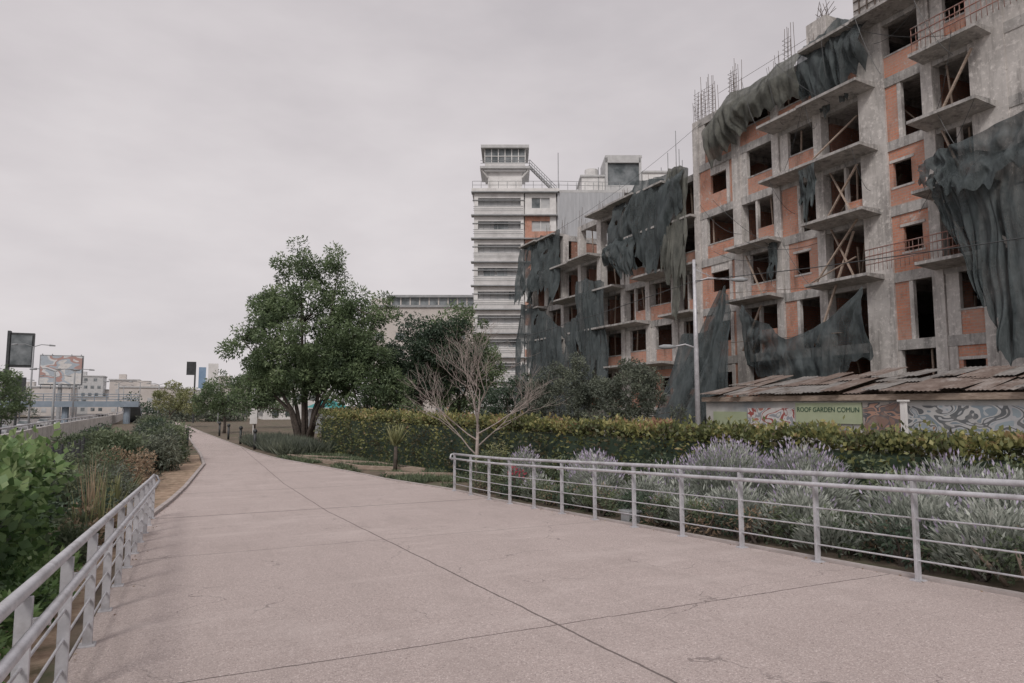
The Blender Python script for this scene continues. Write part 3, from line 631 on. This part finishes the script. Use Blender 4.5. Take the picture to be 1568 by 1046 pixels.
net('netting_top_c',[(27.4,35.0,15.3),(27.3,34,15.4),(27.3,32.7,14.8)],[(26.8,34.8,8.4),(26.8,34.1,7.4),(26.9,32.8,5.6)],bB,50,30,.45,freq=3,seed=14,tear=.55,mat=M_neto)
net('netting_end_a',[(27.4,56.6,14.7),(27.3,54,15.1),(27.4,51.5,14.9),(27.4,49.3,14.8)],[(26.9,56.8,9.6),(26.8,54,8.9),(26.8,52,10.0),(26.9,49.6,7.6)],bB,70,26,.6,freq=5,seed=9,tear=.42)
net('netting_end_b',[(27.2,56.5,9.6),(27.2,53,8.7),(27.2,50.5,7.6)],[(26.6,57,-1),(26.4,52.5,-1.5),(26.4,49,-1.5)],bB,60,40,.6,freq=4,seed=10,tear=.42)
net('netting_end_d',[(27.0,50.8,7.6),(27.0,48,6.6),(27.0,45.4,7.4)],[(26.6,50.4,-1),(26.4,47,-1),(26.6,44.6,-1)],bB,50,30,.5,freq=4,seed=20,tear=.45,sag=.4)
net('netting_end_c',[(27.1,45.9,9.9),(27.1,44,9.7),(27.1,42.2,9.2)],[(26.5,45.2,-1),(26.4,43,-1),(26.5,41.2,-1)],bB,40,30,.5,freq=4,seed=12,tear=.5)
# ------------------------------------------------------------ hoarding with lean-to roof
e=empty('site_hoarding')
mats=[M_rust,M_sheet,M_sheet,M_rust]; gs=[G(),G(),G(),G()]
y=23.6
while y>-3:
    w=R.uniform(.55,1.1); k=R.integers(0,4); x0=20-R.uniform(-.15,.25); z0=.42+R.uniform(-.05,.09); z1=1.22+R.uniform(-.14,.14); tl_=R.uniform(-.03,.05)
    nrib=5
    xm=21.6+R.uniform(-.3,.4); zm=z0+(z1-z0)*(xm-x0)/(23.5-x0)
    for r_ in range(nrib*2):
        ya=y-w*r_/(nrib*2); yb_=y-w*(r_+1)/(nrib*2); da=.03 if r_%2 else 0; db=.0 if r_%2 else .03
        gs[k].poly([(x0,ya,z0+da),(x0,yb_,z0+db),(xm,yb_,zm+db),(xm,ya,zm+da)])
        gs[(k+1)%4].poly([(xm-.15,ya,zm+da+.02+tl_),(xm-.15,yb_,zm+db+.02+tl_),(23.5,yb_,z1+db+.03),(23.5,ya,z1+da+.03)])
    y-=w*.93
for i,q in enumerate(gs): q.obj('roof_sheets_%d'%i,mats[i],e)
g=G(); g.box(20.05,20.13,-3,23.5,.17,.36); g.box(23.4,23.5,-3,23.5,-2.9,1.05)
for y in np.arange(-2,23.5,2.3): g.box(20.26,20.36,y,y+.1,-2.7,.25); g.prism([(20.2,y,.26),(20.2,y+.08,.26),(20.2,y+.08,.34),(20.2,y,.34)],(3.15,0,.68))
g.obj('timber_frame',M_wood,e)
M_board=noisy('painted_hoarding',(.36,.35,.34),(.58,.57,.55),.7,.8,c3=(.25,.29,.32))
g=G(); g.box(20.2,20.24,-3,23.4,-2.6,.16); g.obj('boards',M_board,e)
def graf(name,cols,sc_,dist=1.6):
    m,nt,b=newmat(name); co=coords(nt,(1,1,1.6))
    n1=N(nt,'ShaderNodeTexNoise'); n1.inputs['Scale'].default_value=sc_; n1.inputs['Detail'].default_value=1.2; n1.inputs['Distortion'].default_value=dist
    nt.links.new(co,n1.inputs['Vector']); r=N(nt,'ShaderNodeValToRGB'); r.color_ramp.interpolation='CONSTANT'; el=r.color_ramp.elements
    while len(el)<len(cols): el.new(.5)
    for i,c in enumerate(cols): el[i].position=.28+.44*i/len(cols) if i else 0; el[i].color=(*c,1)
    nt.links.new(n1.outputs[0],r.inputs[0]); c=mix(nt,ramp(nt,noise(nt,co,2.5,5,.7),[(.5,(0,0,0)),(.7,(.5,.5,.5))]),r.outputs[0],(.32,.31,.3))
    nt.links.new(c,b.inputs['Base Color']); b.inputs['Roughness'].default_value=.7; return m
M_g1=graf('graffiti_white_red',[(.62,.6,.59),(.62,.6,.59),(.35,.09,.08),(.64,.62,.62),(.3,.32,.36),(.62,.62,.6),(.45,.18,.14)],1.0)
M_g2=graf('graffiti_blue_grey',[(.42,.44,.46),(.22,.27,.31),(.5,.5,.5),(.13,.14,.15),(.45,.46,.48),(.3,.36,.4)],1.1)
M_g3=graf('mural_people',[(.25,.16,.13),(.14,.12,.12),(.42,.25,.19),(.1,.1,.11),(.38,.34,.31)],1.2)
M_gr=noisy('banner_green',(.36,.42,.27),(.43,.48,.33),1,.6,bm=0)
M_txt=noisy('banner_lettering',(.04,.09,.06),(.05,.11,.07),1,.6,bm=0)
def banner(y1,y0,z0,z1,mat): g=G(); g.box(20.155,20.195,y0,y1,z0,z1); g.obj('panel',mat,e)
banner(22.9,21.0,-1.6,-.25,M_gr); banner(20.9,18.6,-1.6,-.1,M_g1); banner(18.5,15.75,-.62,.1,M_gr); banner(15.7,14.4,-1.3,.1,M_g3); banner(14.3,9,-1.5,-.0,M_g2); banner(8.9,2,-1.5,0,M_g1)
cu=bpy.data.curves.new('banner_text','FONT'); cu.body='ROOF GARDEN COMUN'; cu.size=.235; cu.align_x='CENTER'; cu.extrude=.004
to=bpy.data.objects.new('banner_text',cu); to.location=(20.145,17.12,-.22); to.rotation_euler=(math.radians(90),0,math.radians(-90)); cu.materials.append(M_txt); sc.collection.objects.link(to); to.parent=e
g=G(); g.box(19.2,19.32,13.55,13.7,-2.6,.12); g.box(19.15,19.37,13.5,13.75,.12,.17); g.obj('post_and_cap',M_white,empty('white_gate_post')) 
# ------------------------------------------------------------ street lamp
def lamp(x,y,z0,h,name='street_lamp'):
    e=empty(name); g=G(); g.tube([(x,y,z0),(x,y,z0+.35)],[.16,.14],12); g.tube([(x,y,z0+.3),(x,y,z0+h*.6),(x,y,z0+h)],[.10,.085,.055],12)
    a=Vector((x,y,z0+h-.85)); p2=a+FR*1.45+Vector((0,0,.1)); g.tube([a,a+FR*.5+Vector((0,0,.16)),p2],[.035,.03,.026],8)
    g.tube([a+Vector((0,0,.5)),a+FR*.7+Vector((0,0,.18))],.014,6)
    b2=Vector((x,y,z0+h-3.3)); p3=b2-FR*.85+Vector((0,0,.05)); g.tube([b2,b2-FR*.4+Vector((0,0,.14)),p3],[.035,.03,.026],8)
    g.obj('pole_and_arms',M_steel,e,True); hd=G()
    for p,s_ in ((p2,1),(p3,-1)):
        hd.tube([p-FR*.1*s_,p+FR*.1*s_,p+FR*.35*s_,p+FR*.52*s_],[.04,.085,.09,.04],10)
    hd.obj('lamp_heads',M_grey,e,True)
lamp(16.7,19.8,-2.6,8.0)
e=empty('overhead_cables'); g=G()
cable((16.7,19.8,4.6),(20,-30,6),1.5,.014); cable((16.7,19.8,4.6),(14,75,4.4),1.2,.014); cable((27.5,31.6,17.2),(27.6,54,14.8),.6,.012)
g.obj('wires',M_dark,e)
# ------------------------------------------------------------ white tower building
A=math.radians(-25); e=empty('white_apartment_tower',(31.4,78.7,0),A)
W=G();Gl=G();Sh=G();Br=G();Gr=G();Rl=G();Co=G();Bl=G()
W.box(.25,28,.6,16,-3,26.6)
for k in range(10):
    z=-3+3*k
    Sh.box(-.35,10.6,-.5,.6,z+2.86,z+3.0); Sh.box(-.2,6.4,-.12,.3,z+1.9,z+1.98)
    W.box(0,6.3,0,.6,z,z+1.2); W.box(0,.5,-.02,.58,z+1.2,z+2.86); W.box(5.9,6.3,-.02,.58,z+1.2,z+2.86); W.box(.5,5.9,.02,.6,z+2.25,z+2.86)
    if k in(8,): Gl.box(2.5,4.3,.3,.4,z+1.2,z+2.25)
    if k==6: Gl.box(1.2,2.6,.3,.4,z+1.2,z+2.25); Gl.box(2.9,4.2,.28,.38,z+1.2,z+2.25)
    if k in(3,5): Gl.box(4.4,5.8,.3,.4,z+1.2,z+2.25)
    Bl.box(.5,5.9,.42,.6,z+1.2,z+2.25)
    for x in np.arange(1.2,5.9,.9): Sh.box(x-.03,x+.03,.24,.299,z+1.2,z+2.25)
    for zz in (.25,.5,.75): Rl.tube([(-.1,-.35,z+zz+.3),(6.2,-.35,z+zz+.3)],.03,4)
    (Br if k in(3,5,7,8) else W).box(6.45,10.4,.1,.6,z,z+.95)
    Bl.box(7.3,9.6,.3,.4,z+.95,z+2.3); (Br if k in(6,7,4,8) else W).box(6.45,7.3,.1,.6,z+.95,z+2.86); W.box(9.6,10.4,.1,.6,z+.95,z+2.86); (Br if k in(7,8,5) else W).box(7.3,9.6,.1,.6,z+2.3,z+2.86)
    W.box(8.4,8.5,.2,.29,z+.95,z+2.3)
    if k%2: Gl.box(7.35,8.35,.27,.298,z+1,z+2.25)
    for x in (11.5,14.5,17.5,20.5,23.5):
        Gl.box(x,x+1.6,.5,.597,z+1,z+2.3)
    Sh.box(10.6,28,.3,.59,z+2.86,z+3.0)
    for y in (2.5,6,9.5,13): Gl.box(.2,.248,y,y+1.6,z+1,z+2.2)
Co.box(10.55,19,.0,.29,20.2,26.9)
for x in np.arange(10.6,19,.32): Co.box(x,x+.14,-.06,-.001,20.2,26.9)
W.box(-.3,10.8,-.5,16,27.0,27.35); Gr.box(10.8,28,.05,16,26.95,27.3)
W.box(1.7,6.1,1.2,5.4,27.35,30.3)
for a,b2,z0,z1 in ((1.2,6.6,30.0,30.3),(.7,7.1,30.3,30.6)): Gr.box(a,b2,.7-(b2-6.6)*.5,6,z0,z1)
W.box(1.3,6.5,.9,5.6,30.6,31.2); Gl.box(1.35,6.45,.95,5.55,31.2,33.0); Gr.box(.8,7.0,.4,6.1,33.0,33.4)
for x in np.linspace(1.3,6.5,7): W.box(x-.05,x+.05,.88,.948,31.2,33)
for y in np.linspace(.95,5.6,6): W.box(6.452,6.52,y-.05,y+.05,31.2,33)
W.box(1.3,6.5,.86,.93,32.0,32.08)
for zz in (30.95,31.3): Rl.tube([(.75,.45,zz),(7.05,.45,zz),(7.05,5.9,zz)],.035,4)
W.tube([(1.7,1.2,29.3),(.9,.8,30.2)],.12,6); W.tube([(6.1,1.2,29.3),(6.9,.8,30.2)],.12,6)
Rl.tube([(7.1,2,31.2),(10.6,2,27.6)],.09,6);Rl.tube([(7.1,2,32.0),(10.6,2,28.4)],.04,4)
Rl.tube([(7.1,3,31.2),(10.6,3,27.6)],.09,6);Rl.tube([(7.1,3,32.0),(10.6,3,28.4)],.04,4)
for t in np.linspace(0,1,12): Gr.box(7.1+3.5*t-.15,7.1+3.5*t+.15,2.1,2.9,31.2-3.6*t,31.25-3.6*t); Rl.tube([(7.1+3.5*t,2,31.2-3.6*t),(7.1+3.5*t,2,32-3.6*t)],.025,4)
for zz in (27.8,28.3): Rl.tube([(-.2,-.4,zz),(10.8,-.4,zz),(19,.1,zz)],.03,4)
for x in np.arange(-.2,19,1.1): Rl.tube([(x,-.4 if x<10.8 else .1,27.3),(x,-.4 if x<10.8 else .1,28.3)],.03,4)
W.box(14,18,3,8,27.3,30.0); Gr.box(13.8,18.2,2.8,8.2,30.0,30.25); W.tube([(15.5,5,30.2),(15.5,5,31.6)],.9,12)
Gr.box(17,21.6,2,2.3,31.6,32.3); Gr.box(17,21.8,2,7,32.3,32.6); Gl.box(17.3,21.4,2.4,6.5,28.6,31.6); Gr.box(17,17.3,2,7,27.3,32.3); Gr.box(21.4,21.7,2,7,27.3,32.3); Gr.box(17.3,21.4,2.1,2.39,27.3,28.6)
W.box(21.8,27,2,8,27.3,30.2); Gr.box(21.8,27.3,1.8,8.2,30.2,30.45); Gl.box(22.6,24.6,1.93,1.99,28.3,29.4)
for x,h in ((10.9,6),(16.2,4),(19.3,5.5),(26.5,9),(27.3,5),(24.5,4),(25.4,6),(26.9,6.5)): Rl.tube([(x,3,27.3),(x,3,27.3+h)],.05,4)
W.obj('walls',M_white,e);Gl.obj('windows',M_glass,e);Bl.obj('blinds',M_blind,e);Sh.obj('balcony_slabs',M_grey,e);Br.obj('brick_panels',M_brick,e);Gr.obj('roof_structures',M_lgrey,e);Rl.obj('rails_and_masts',M_grey,e);Co.obj('corrugated_cladding',M_corr,e)
e=empty('beige_office_block',(26.5,113,0),A); W=G();Gl=G();Gr=G()
W.box(0,17.5,0,14,-3,16.4); Gr.box(-.3,17.8,-.3,14,16.4,16.8); Gl.box(3,17.2,1,13,16.8,18.2); Gr.box(2.5,18,.4,13.5,18.2,18.6); W.box(0,3,0.5,8,16.8,18)
for k in range(5):
    z=-2+3*k
    for x in np.arange(.9,16.5,3.4): Gl.box(x,x+1.4,-.06,-.01,z+.9,z+2.1); W.box(x-.1,x+1.5,-.16,-.02,z+.75,z+.88)
for x in np.arange(3.2,17,1.6): W.box(x,x+.2,.9,.99,16.8,18.2)
W.obj('walls',M_cream,e);Gl.obj('windows',M_glass,e);Gr.obj('roof_slabs',M_grey,e)
# ------------------------------------------------------------ skyline
rs=random.Random(4)
def block(x,y,w,d,h,mat,z0=-3):
    e=empty('distant_building'); a=G();b2=G();c=G(); a.box(x,x+w,y,y+d,z0,z0+h); c.box(x-.3,x+w+.3,y-.3,y+d,z0+h,z0+h+.4)
    if rs.random()<.6: a.box(x+w*.3,x+w*.55,y+1,y+4,z0+h+.4,z0+h+2.0)
    fl=int(h//3)
    for k in range(fl):
        xx=x+.8+rs.uniform(0,1)
        while xx<x+w-1.6: b2.box(xx,xx+1.2,y-.08,y-.01,z0+3*k+1,z0+3*k+2.2); xx+=rs.choice([2.4,3.4])
        yy_=y+1
        while yy_<y+d-2: b2.box(x-.08,x-.01,yy_,yy_+1.4,z0+3*k+1,z0+3*k+2.3); b2.box(x+w+.01,x+w+.08,yy_,yy_+1.4,z0+3*k+1,z0+3*k+2.3); yy_+=2.6
    a.obj('walls',mat,e);b2.obj('windows',M_blind if rs.random()<.5 else M_glass,e);c.obj('parapet',M_lgrey,e)
cm=[M_white,M_cream,M_cream,M_lgrey,M_conc]  # pale wall materials, distance haze put into the colour
for k in range(30):
    y=rs.uniform(210,460); x=-y*rs.uniform(-.02,.30)-rs.uniform(0,10); block(x,y,rs.uniform(7,16),rs.uniform(8,14),3*rs.randint(2,3)*(1+ (y-190)/600)*.85,rs.choice(cm))
block(-24,250,8,10,11,M_cream); block(-66,215,14,12,8,M_white); block(2,150,9,10,7,M_cream); block(12,135,12,10,9,M_white); block(-48,330,14,12,15,M_lgrey); block(-50,150,14,12,13,M_white)
# ------------------------------------------------------------ avenue
g=G()
g.poly([(-50,-50,-3.99),(-15,-50,-3.99),(-15,600,-3.99),(-50,600,-3.99)]); g.obj('avenue_road',M_asph)
g=G()
for x in (-20,-24,-28,-36,-40,-44):
    for y in np.arange(0,300,8): g.poly([(x-.08,y,-3.984),(x+.08,y,-3.984),(x+.08,y+3,-3.984),(x-.08,y+3,-3.984)])
g.obj('lane_markings',M_white)
e=empty('median_barrier'); g=G(); g.prism([(-32.4,-20,-3.99),(-31.6,-20,-3.99),(-31.85,-20,-3.1),(-32.15,-20,-3.1)],(0,400,0)); g.obj('wall',M_conc,e)
bp=[(-6.5,20),(-7.6,30),(-8.2,39),(-9.2,60),(-9.8,85),(-10.5,121),(-12.5,160),(-16,220)]
e=empty('concrete_parapet_wall'); g=G();g2=G()
for a,b2 in zip(bp[:-1],bp[1:]):
    a=Vector((*a,-4));b2=Vector((*b2,-4)); d=b2-a
    g.prism([a+Vector((-.15,0,0)),a+Vector((.15,0,0)),a+Vector((.12,0,2.6)),a+Vector((-.12,0,2.6))],d); g2.tube([a+Vector((0,0,2.9)),b2+Vector((0,0,2.9))],.05,6)
    for t in np.linspace(0,1,10): g2.tube([a+d*float(t)+Vector((0,0,2.5)),a+d*float(t)+Vector((0,0,2.9))],.03,5)
g.obj('wall',M_conc,e); g2.obj('guard_rail',M_steel,e)
e=empty('wire_mesh_fence'); g=G()
fy0,fy1=12,44; fx=lambda y: -2.15-(y-12)*.07
for y in np.arange(fy0,fy1+.1,2.0): g.tube([(fx(y),y,gz(y)),(fx(y),y,gz(y)+1.6)],.035,6)
for y in np.arange(fy0,fy1,.11): g.tube([(fx(y),y,gz(y)+.05),(fx(y),y,gz(y)+1.5)],.005,3,False)
for z in np.arange(.1,1.55,.2): g.tube([(fx(y),y,gz(y)+z) for y in (fy0,16,20,24,34,fy1)],.006,3,False)
g.obj('mesh_panels',M_dark,e)
def car(x,y,z,rot,col):
    e=empty('car',(x,y,z),rot); m=noisy('car_paint',tuple(c*.85 for c in col),col,2,.3,bm=0)
    g=G(); prof=[(-2.1,.3),(-2.15,.75),(-1.9,.92),(-1.2,.98),(1.0,.98),(1.95,.82),(2.15,.65),(2.15,.3)]
    g.prism([(p[0],-.85,p[1]) for p in prof],(0,1.7,0)); g.obj('body',m,e,bevel=.06)
    g=G(); cb=[(-1.65,.97),(-1.15,1.42),(.25,1.45),(1.0,.97)]
    lo=[(p[0],s_*(.8 if p[1]<1.2 else .64),p[1]) for s_ in(-1,1) for p in cb]; g.v=lo
    g.f=[(0,1,2,3),(7,6,5,4),(0,4,5,1),(1,5,6,2),(2,6,7,3)]; g.obj('cabin_glass',M_glass,e)
    g=G(); g.box(-1.12,.22,-.62,.62,1.43,1.47)
    for s_ in(-1,1):
        g.tube([(-.45,s_*.8,.97),(-.45,s_*.66,1.42)],.04,4)
    g.obj('roof',m,e,bevel=.02); g=G()
    for wx in(-1.3,1.35):
        for s_ in(-1,1): g.tube([(wx,s_*.66,.32),(wx,s_*.87,.32)],.32,16)
    g.obj('wheels',M_dark,e,True)
for (x,y,c) in [(-22,86,(.6,.6,.6)),(-25.5,95,(.05,.05,.06)),(-29,90,(.45,.05,.04)),(-22,108,(.35,.36,.38)),(-26,124,(.7,.7,.7)),(-29.5,140,(.1,.12,.2)),(-22.3,150,(.65,.65,.65)),(-35,110,(.3,.3,.3)),(-38,128,(.7,.7,.68)),(-34.5,150,(.2,.2,.22)),(-26,160,(.6,.6,.6)),(-29,112,(.7,.7,.7)),(-25.5,140,(.5,.5,.52))]:
    car(x,y,-3.98,math.radians(90 if x>-32 else -90),c)
e=empty('footbridge'); g=G();g2=G()
M_blue=noisy('bridge_blue_paint',(.20,.25,.30),(.28,.33,.39),1,.6)
g.box(-62,-7,112,114.2,.0,.45); g.box(-62,-7,111.9,112,-.2,.6)
for x in (-60,-45,-31.9,-16,-8.5): g.tube([(x,113,-4),(x,113,0)],.45,10)
for x in np.arange(-62,-7,1.5): g2.tube([(x,112,.5),(x,112,1.6)],.05,4)
for z in (.9,1.25,1.6): g2.tube([(-62,112,z),(-7,112,z)],.05,4)
g.prism([(-9.2,114.2,.1),(-7,114.2,.1),(-7,114.2,.45),(-9.2,114.2,.45)],(0,9,-3))
g.obj('deck_and_piers',M_blue,e); g2.obj('railing',M_blue,e)
e=empty('billboard'); g=G(); g.tube([(-22,148,-4),(-22,148,4)],.35,10); g.box(-25.4,-18.6,148.2,148.5,3.7,9.2)
for x in (-25,-23.5,-20.5,-19): g.tube([(x,148.1,3.0),(x,148.1,9.4)],.08,5)
g.box(-25.4,-18.6,147.3,148.1,3.3,3.4); g.obj('structure',M_grey,e)
g=G(); g.box(-25.2,-18.8,147.9,148.02,3.9,9.0); g.obj('poster',graf('poster_print',[(.62,.62,.62),(.66,.64,.62),(.42,.47,.52),(.45,.28,.25),(.66,.66,.66),(.42,.47,.52)],.3,.5),e)
e=empty('roadside_display_sign'); g=G(); g.tube([(-19.2,100,-4),(-19.2,100,3.6)],.16,8); g.tube([(-20.6,100,-4),(-20.6,100,4.4)],.12,8); g.box(-20.4,-17.8,99.9,100.4,4.6,8.8)
g.box(-20.5,-20.2,99.7,100.5,2.2,9.0); g.box(-20.3,-18.4,99.9,100.3,1.6,3.4); g.obj('panel_and_post',M_dark,e,bevel=.03); g=G(); g.box(-20.1,-18.0,99.8,99.89,4.9,8.5); g.obj('screen',M_glass,e)
def pole(x,y,h,arm=1.6,z0=-4):
    e=empty('street_lamp'); g=G(); g.tube([(x,y,z0),(x,y,z0+h)],[.13,.08],8)
    for s_ in (1,-1):
        g.tube([(x,y,z0+h),(x+s_*arm*.5,y,z0+h+.3),(x+s_*arm,y,z0+h+.25)],.05,6); g.tube([(x+s_*arm,y,z0+h+.25),(x+s_*(arm+.6),y,z0+h+.2)],[.13,.08],6)
    g.obj('pole_and_arm',M_grey,e,True)
for x,y,h in ((-17.5,98,11),(-14.2,106,8.5),(-32,170,9),(-12,140,8),(-16,200,9),(-40,190,9),(-6,150,8),(3.5,110,7),(-24,180,9),(-20,130,8.5),(-30,230,11),(-13,84,7.5),(-10.5,170,9)): pole(x,y,h)
e=empty('vertical_shop_sign'); g=G(); g.tube([(.2,114,-2.6),(.2,114,6.2)],.12,8); g.box(-1.0,.3,113.9,114.2,4.6,6.6); g.obj('post_and_cabinet',M_dark,e); g=G(); g.box(.7,1.7,113.8,114,2.6,5.8); g.obj('blue_panel',noisy('sign_blue',(.18,.28,.42),(.25,.36,.5),1,.5,bm=0),e); g=G(); g.box(2.0,3.4,113.8,114,1.8,6.4); g.obj('white_panel',M_white,e)
for x,y in ((3.45,43.5),(3.05,50),(2.6,57),(2.2,64),(-1.1,56),(-1.7,66),(-.2,49)):
    e=empty('bollard_light'); g=G(); g.tube([(x,y,-2.6),(x,y,-1.62)],.08,12); g.tube([(x,y,-1.6),(x,y,-1.45),(x,y,-1.38)],[.12,.12,.04],12); g.tube([(x,y,-1.62),(x,y,-1.6)],.06,10); g.obj('post_and_cap',M_dark,e,True)
e=empty('information_sign'); g=G(); g.box(4.6,5.2,63.9,64.0,-1.6,.2); g.tube([(4.9,64.05,-2.6),(4.9,64.05,0)],.05,8); g.obj('panel_and_post',M_white,e,bevel=.02)
e=empty('market_kiosk'); g=G(); g.box(10.3,13.3,66,69,-2.6,-.3); g.obj('counter_walls',M_grey,e); g=G()
g.poly([(10,65.5,-.2),(13.6,65.5,-.2),(11.8,67.5,.7)]);g.poly([(13.6,65.5,-.2),(13.6,69.5,-.2),(11.8,67.5,.7)]);g.poly([(10,69.5,-.2),(10,65.5,-.2),(11.8,67.5,.7)]);g.poly([(13.6,69.5,-.2),(10,69.5,-.2),(11.8,67.5,.7)])
g.obj('canopy',noisy('teal_canvas',(.03,.22,.22),(.05,.30,.29),1,.7,bm=0),e)
e=empty('wooden_stake'); g=G(); g.tube([(7.35,4.0,gz(4)),(7.25,4.05,gz(4)+.42)],[.03,.022],6); g.tube([(7.5,4.3,gz(4)),(7.3,4.5,gz(4)+.36)],[.03,.02],6); g.obj('stems',M_wood,e,True)
e=empty('irrigation_box'); g=G(); g.box(7.15,7.4,10.4,10.65,gz(10.5),gz(10.5)+.2); g.box(7.12,7.43,10.37,10.68,gz(10.5)+.2,gz(10.5)+.24); g.obj('box_and_lid',M_grey,e,bevel=.01)
# ------------------------------------------------------------ sky, sun, camera
w=bpy.data.worlds.new('World'); sc.world=w; w.use_nodes=True; nt=w.node_tree; bg=nt.nodes['Background']
sk=N(nt,'ShaderNodeTexSky',sky_type='NISHITA'); sk.sun_disc=False; EL=math.radians(44)
sk.sun_elevation=EL
hs=N(nt,'ShaderNodeHueSaturation'); hs.inputs['Saturation'].default_value=.1; nt.links.new(sk.outputs[0],hs.inputs['Color'])
tc=N(nt,'ShaderNodeTexCoord'); mp=N(nt,'ShaderNodeMapping'); mp.inputs['Scale'].default_value=(1,1,2.6); nt.links.new(tc.outputs['Generated'],mp.inputs[0])
n1=noise(nt,mp.outputs[0],2.3,5,.55); cl=ramp(nt,n1,[(.32,(.77,.74,.765)),(.5,(.885,.85,.87)),(.68,(.99,.955,.97))])
sp=N(nt,'ShaderNodeSeparateXYZ'); nt.links.new(tc.outputs['Generated'],sp.inputs[0])
gr=ramp(nt,sp.outputs[2],[(0,(1.0,.975,.97)),(.16,(.96,.935,.935)),(.6,(.88,.855,.865))])
cl=mix(nt,1,cl,gr,'MULTIPLY'); vs=N(nt,'ShaderNodeVectorMath',operation='SCALE'); vs.inputs['Scale'].default_value=8.1; nt.links.new(cl,vs.inputs[0])
fin=mix(nt,.9,hs.outputs[0],vs.outputs[0]); nt.links.new(fin,bg.inputs[0]); bg.inputs[1].default_value=.1
sl=bpy.data.lights.new('sun','SUN'); sl.energy=1.5; sl.angle=math.radians(14); sl.color=(1,.95,.9); so=bpy.data.objects.new('sun',sl)
sdir=Vector((math.sin(math.radians(215))*math.cos(EL),math.cos(math.radians(215))*math.cos(EL),math.sin(EL)))
so.rotation_euler=sdir.to_track_quat('Z','Y').to_euler(); so.location=(0,0,40); sc.collection.objects.link(so); sk.sun_rotation=math.radians(215)
cam=bpy.data.cameras.new('camera'); cam.lens=24; cam.sensor_width=36; cam.clip_end=8000; cam.clip_start=.05
co=bpy.data.objects.new('camera',cam); co.rotation_euler=(math.radians(90+5.36),0,math.radians(-25)); sc.collection.objects.link(co); sc.camera=co
sc.view_settings.view_transform='Standard'; sc.view_settings.look='None'; sc.view_settings.exposure=0
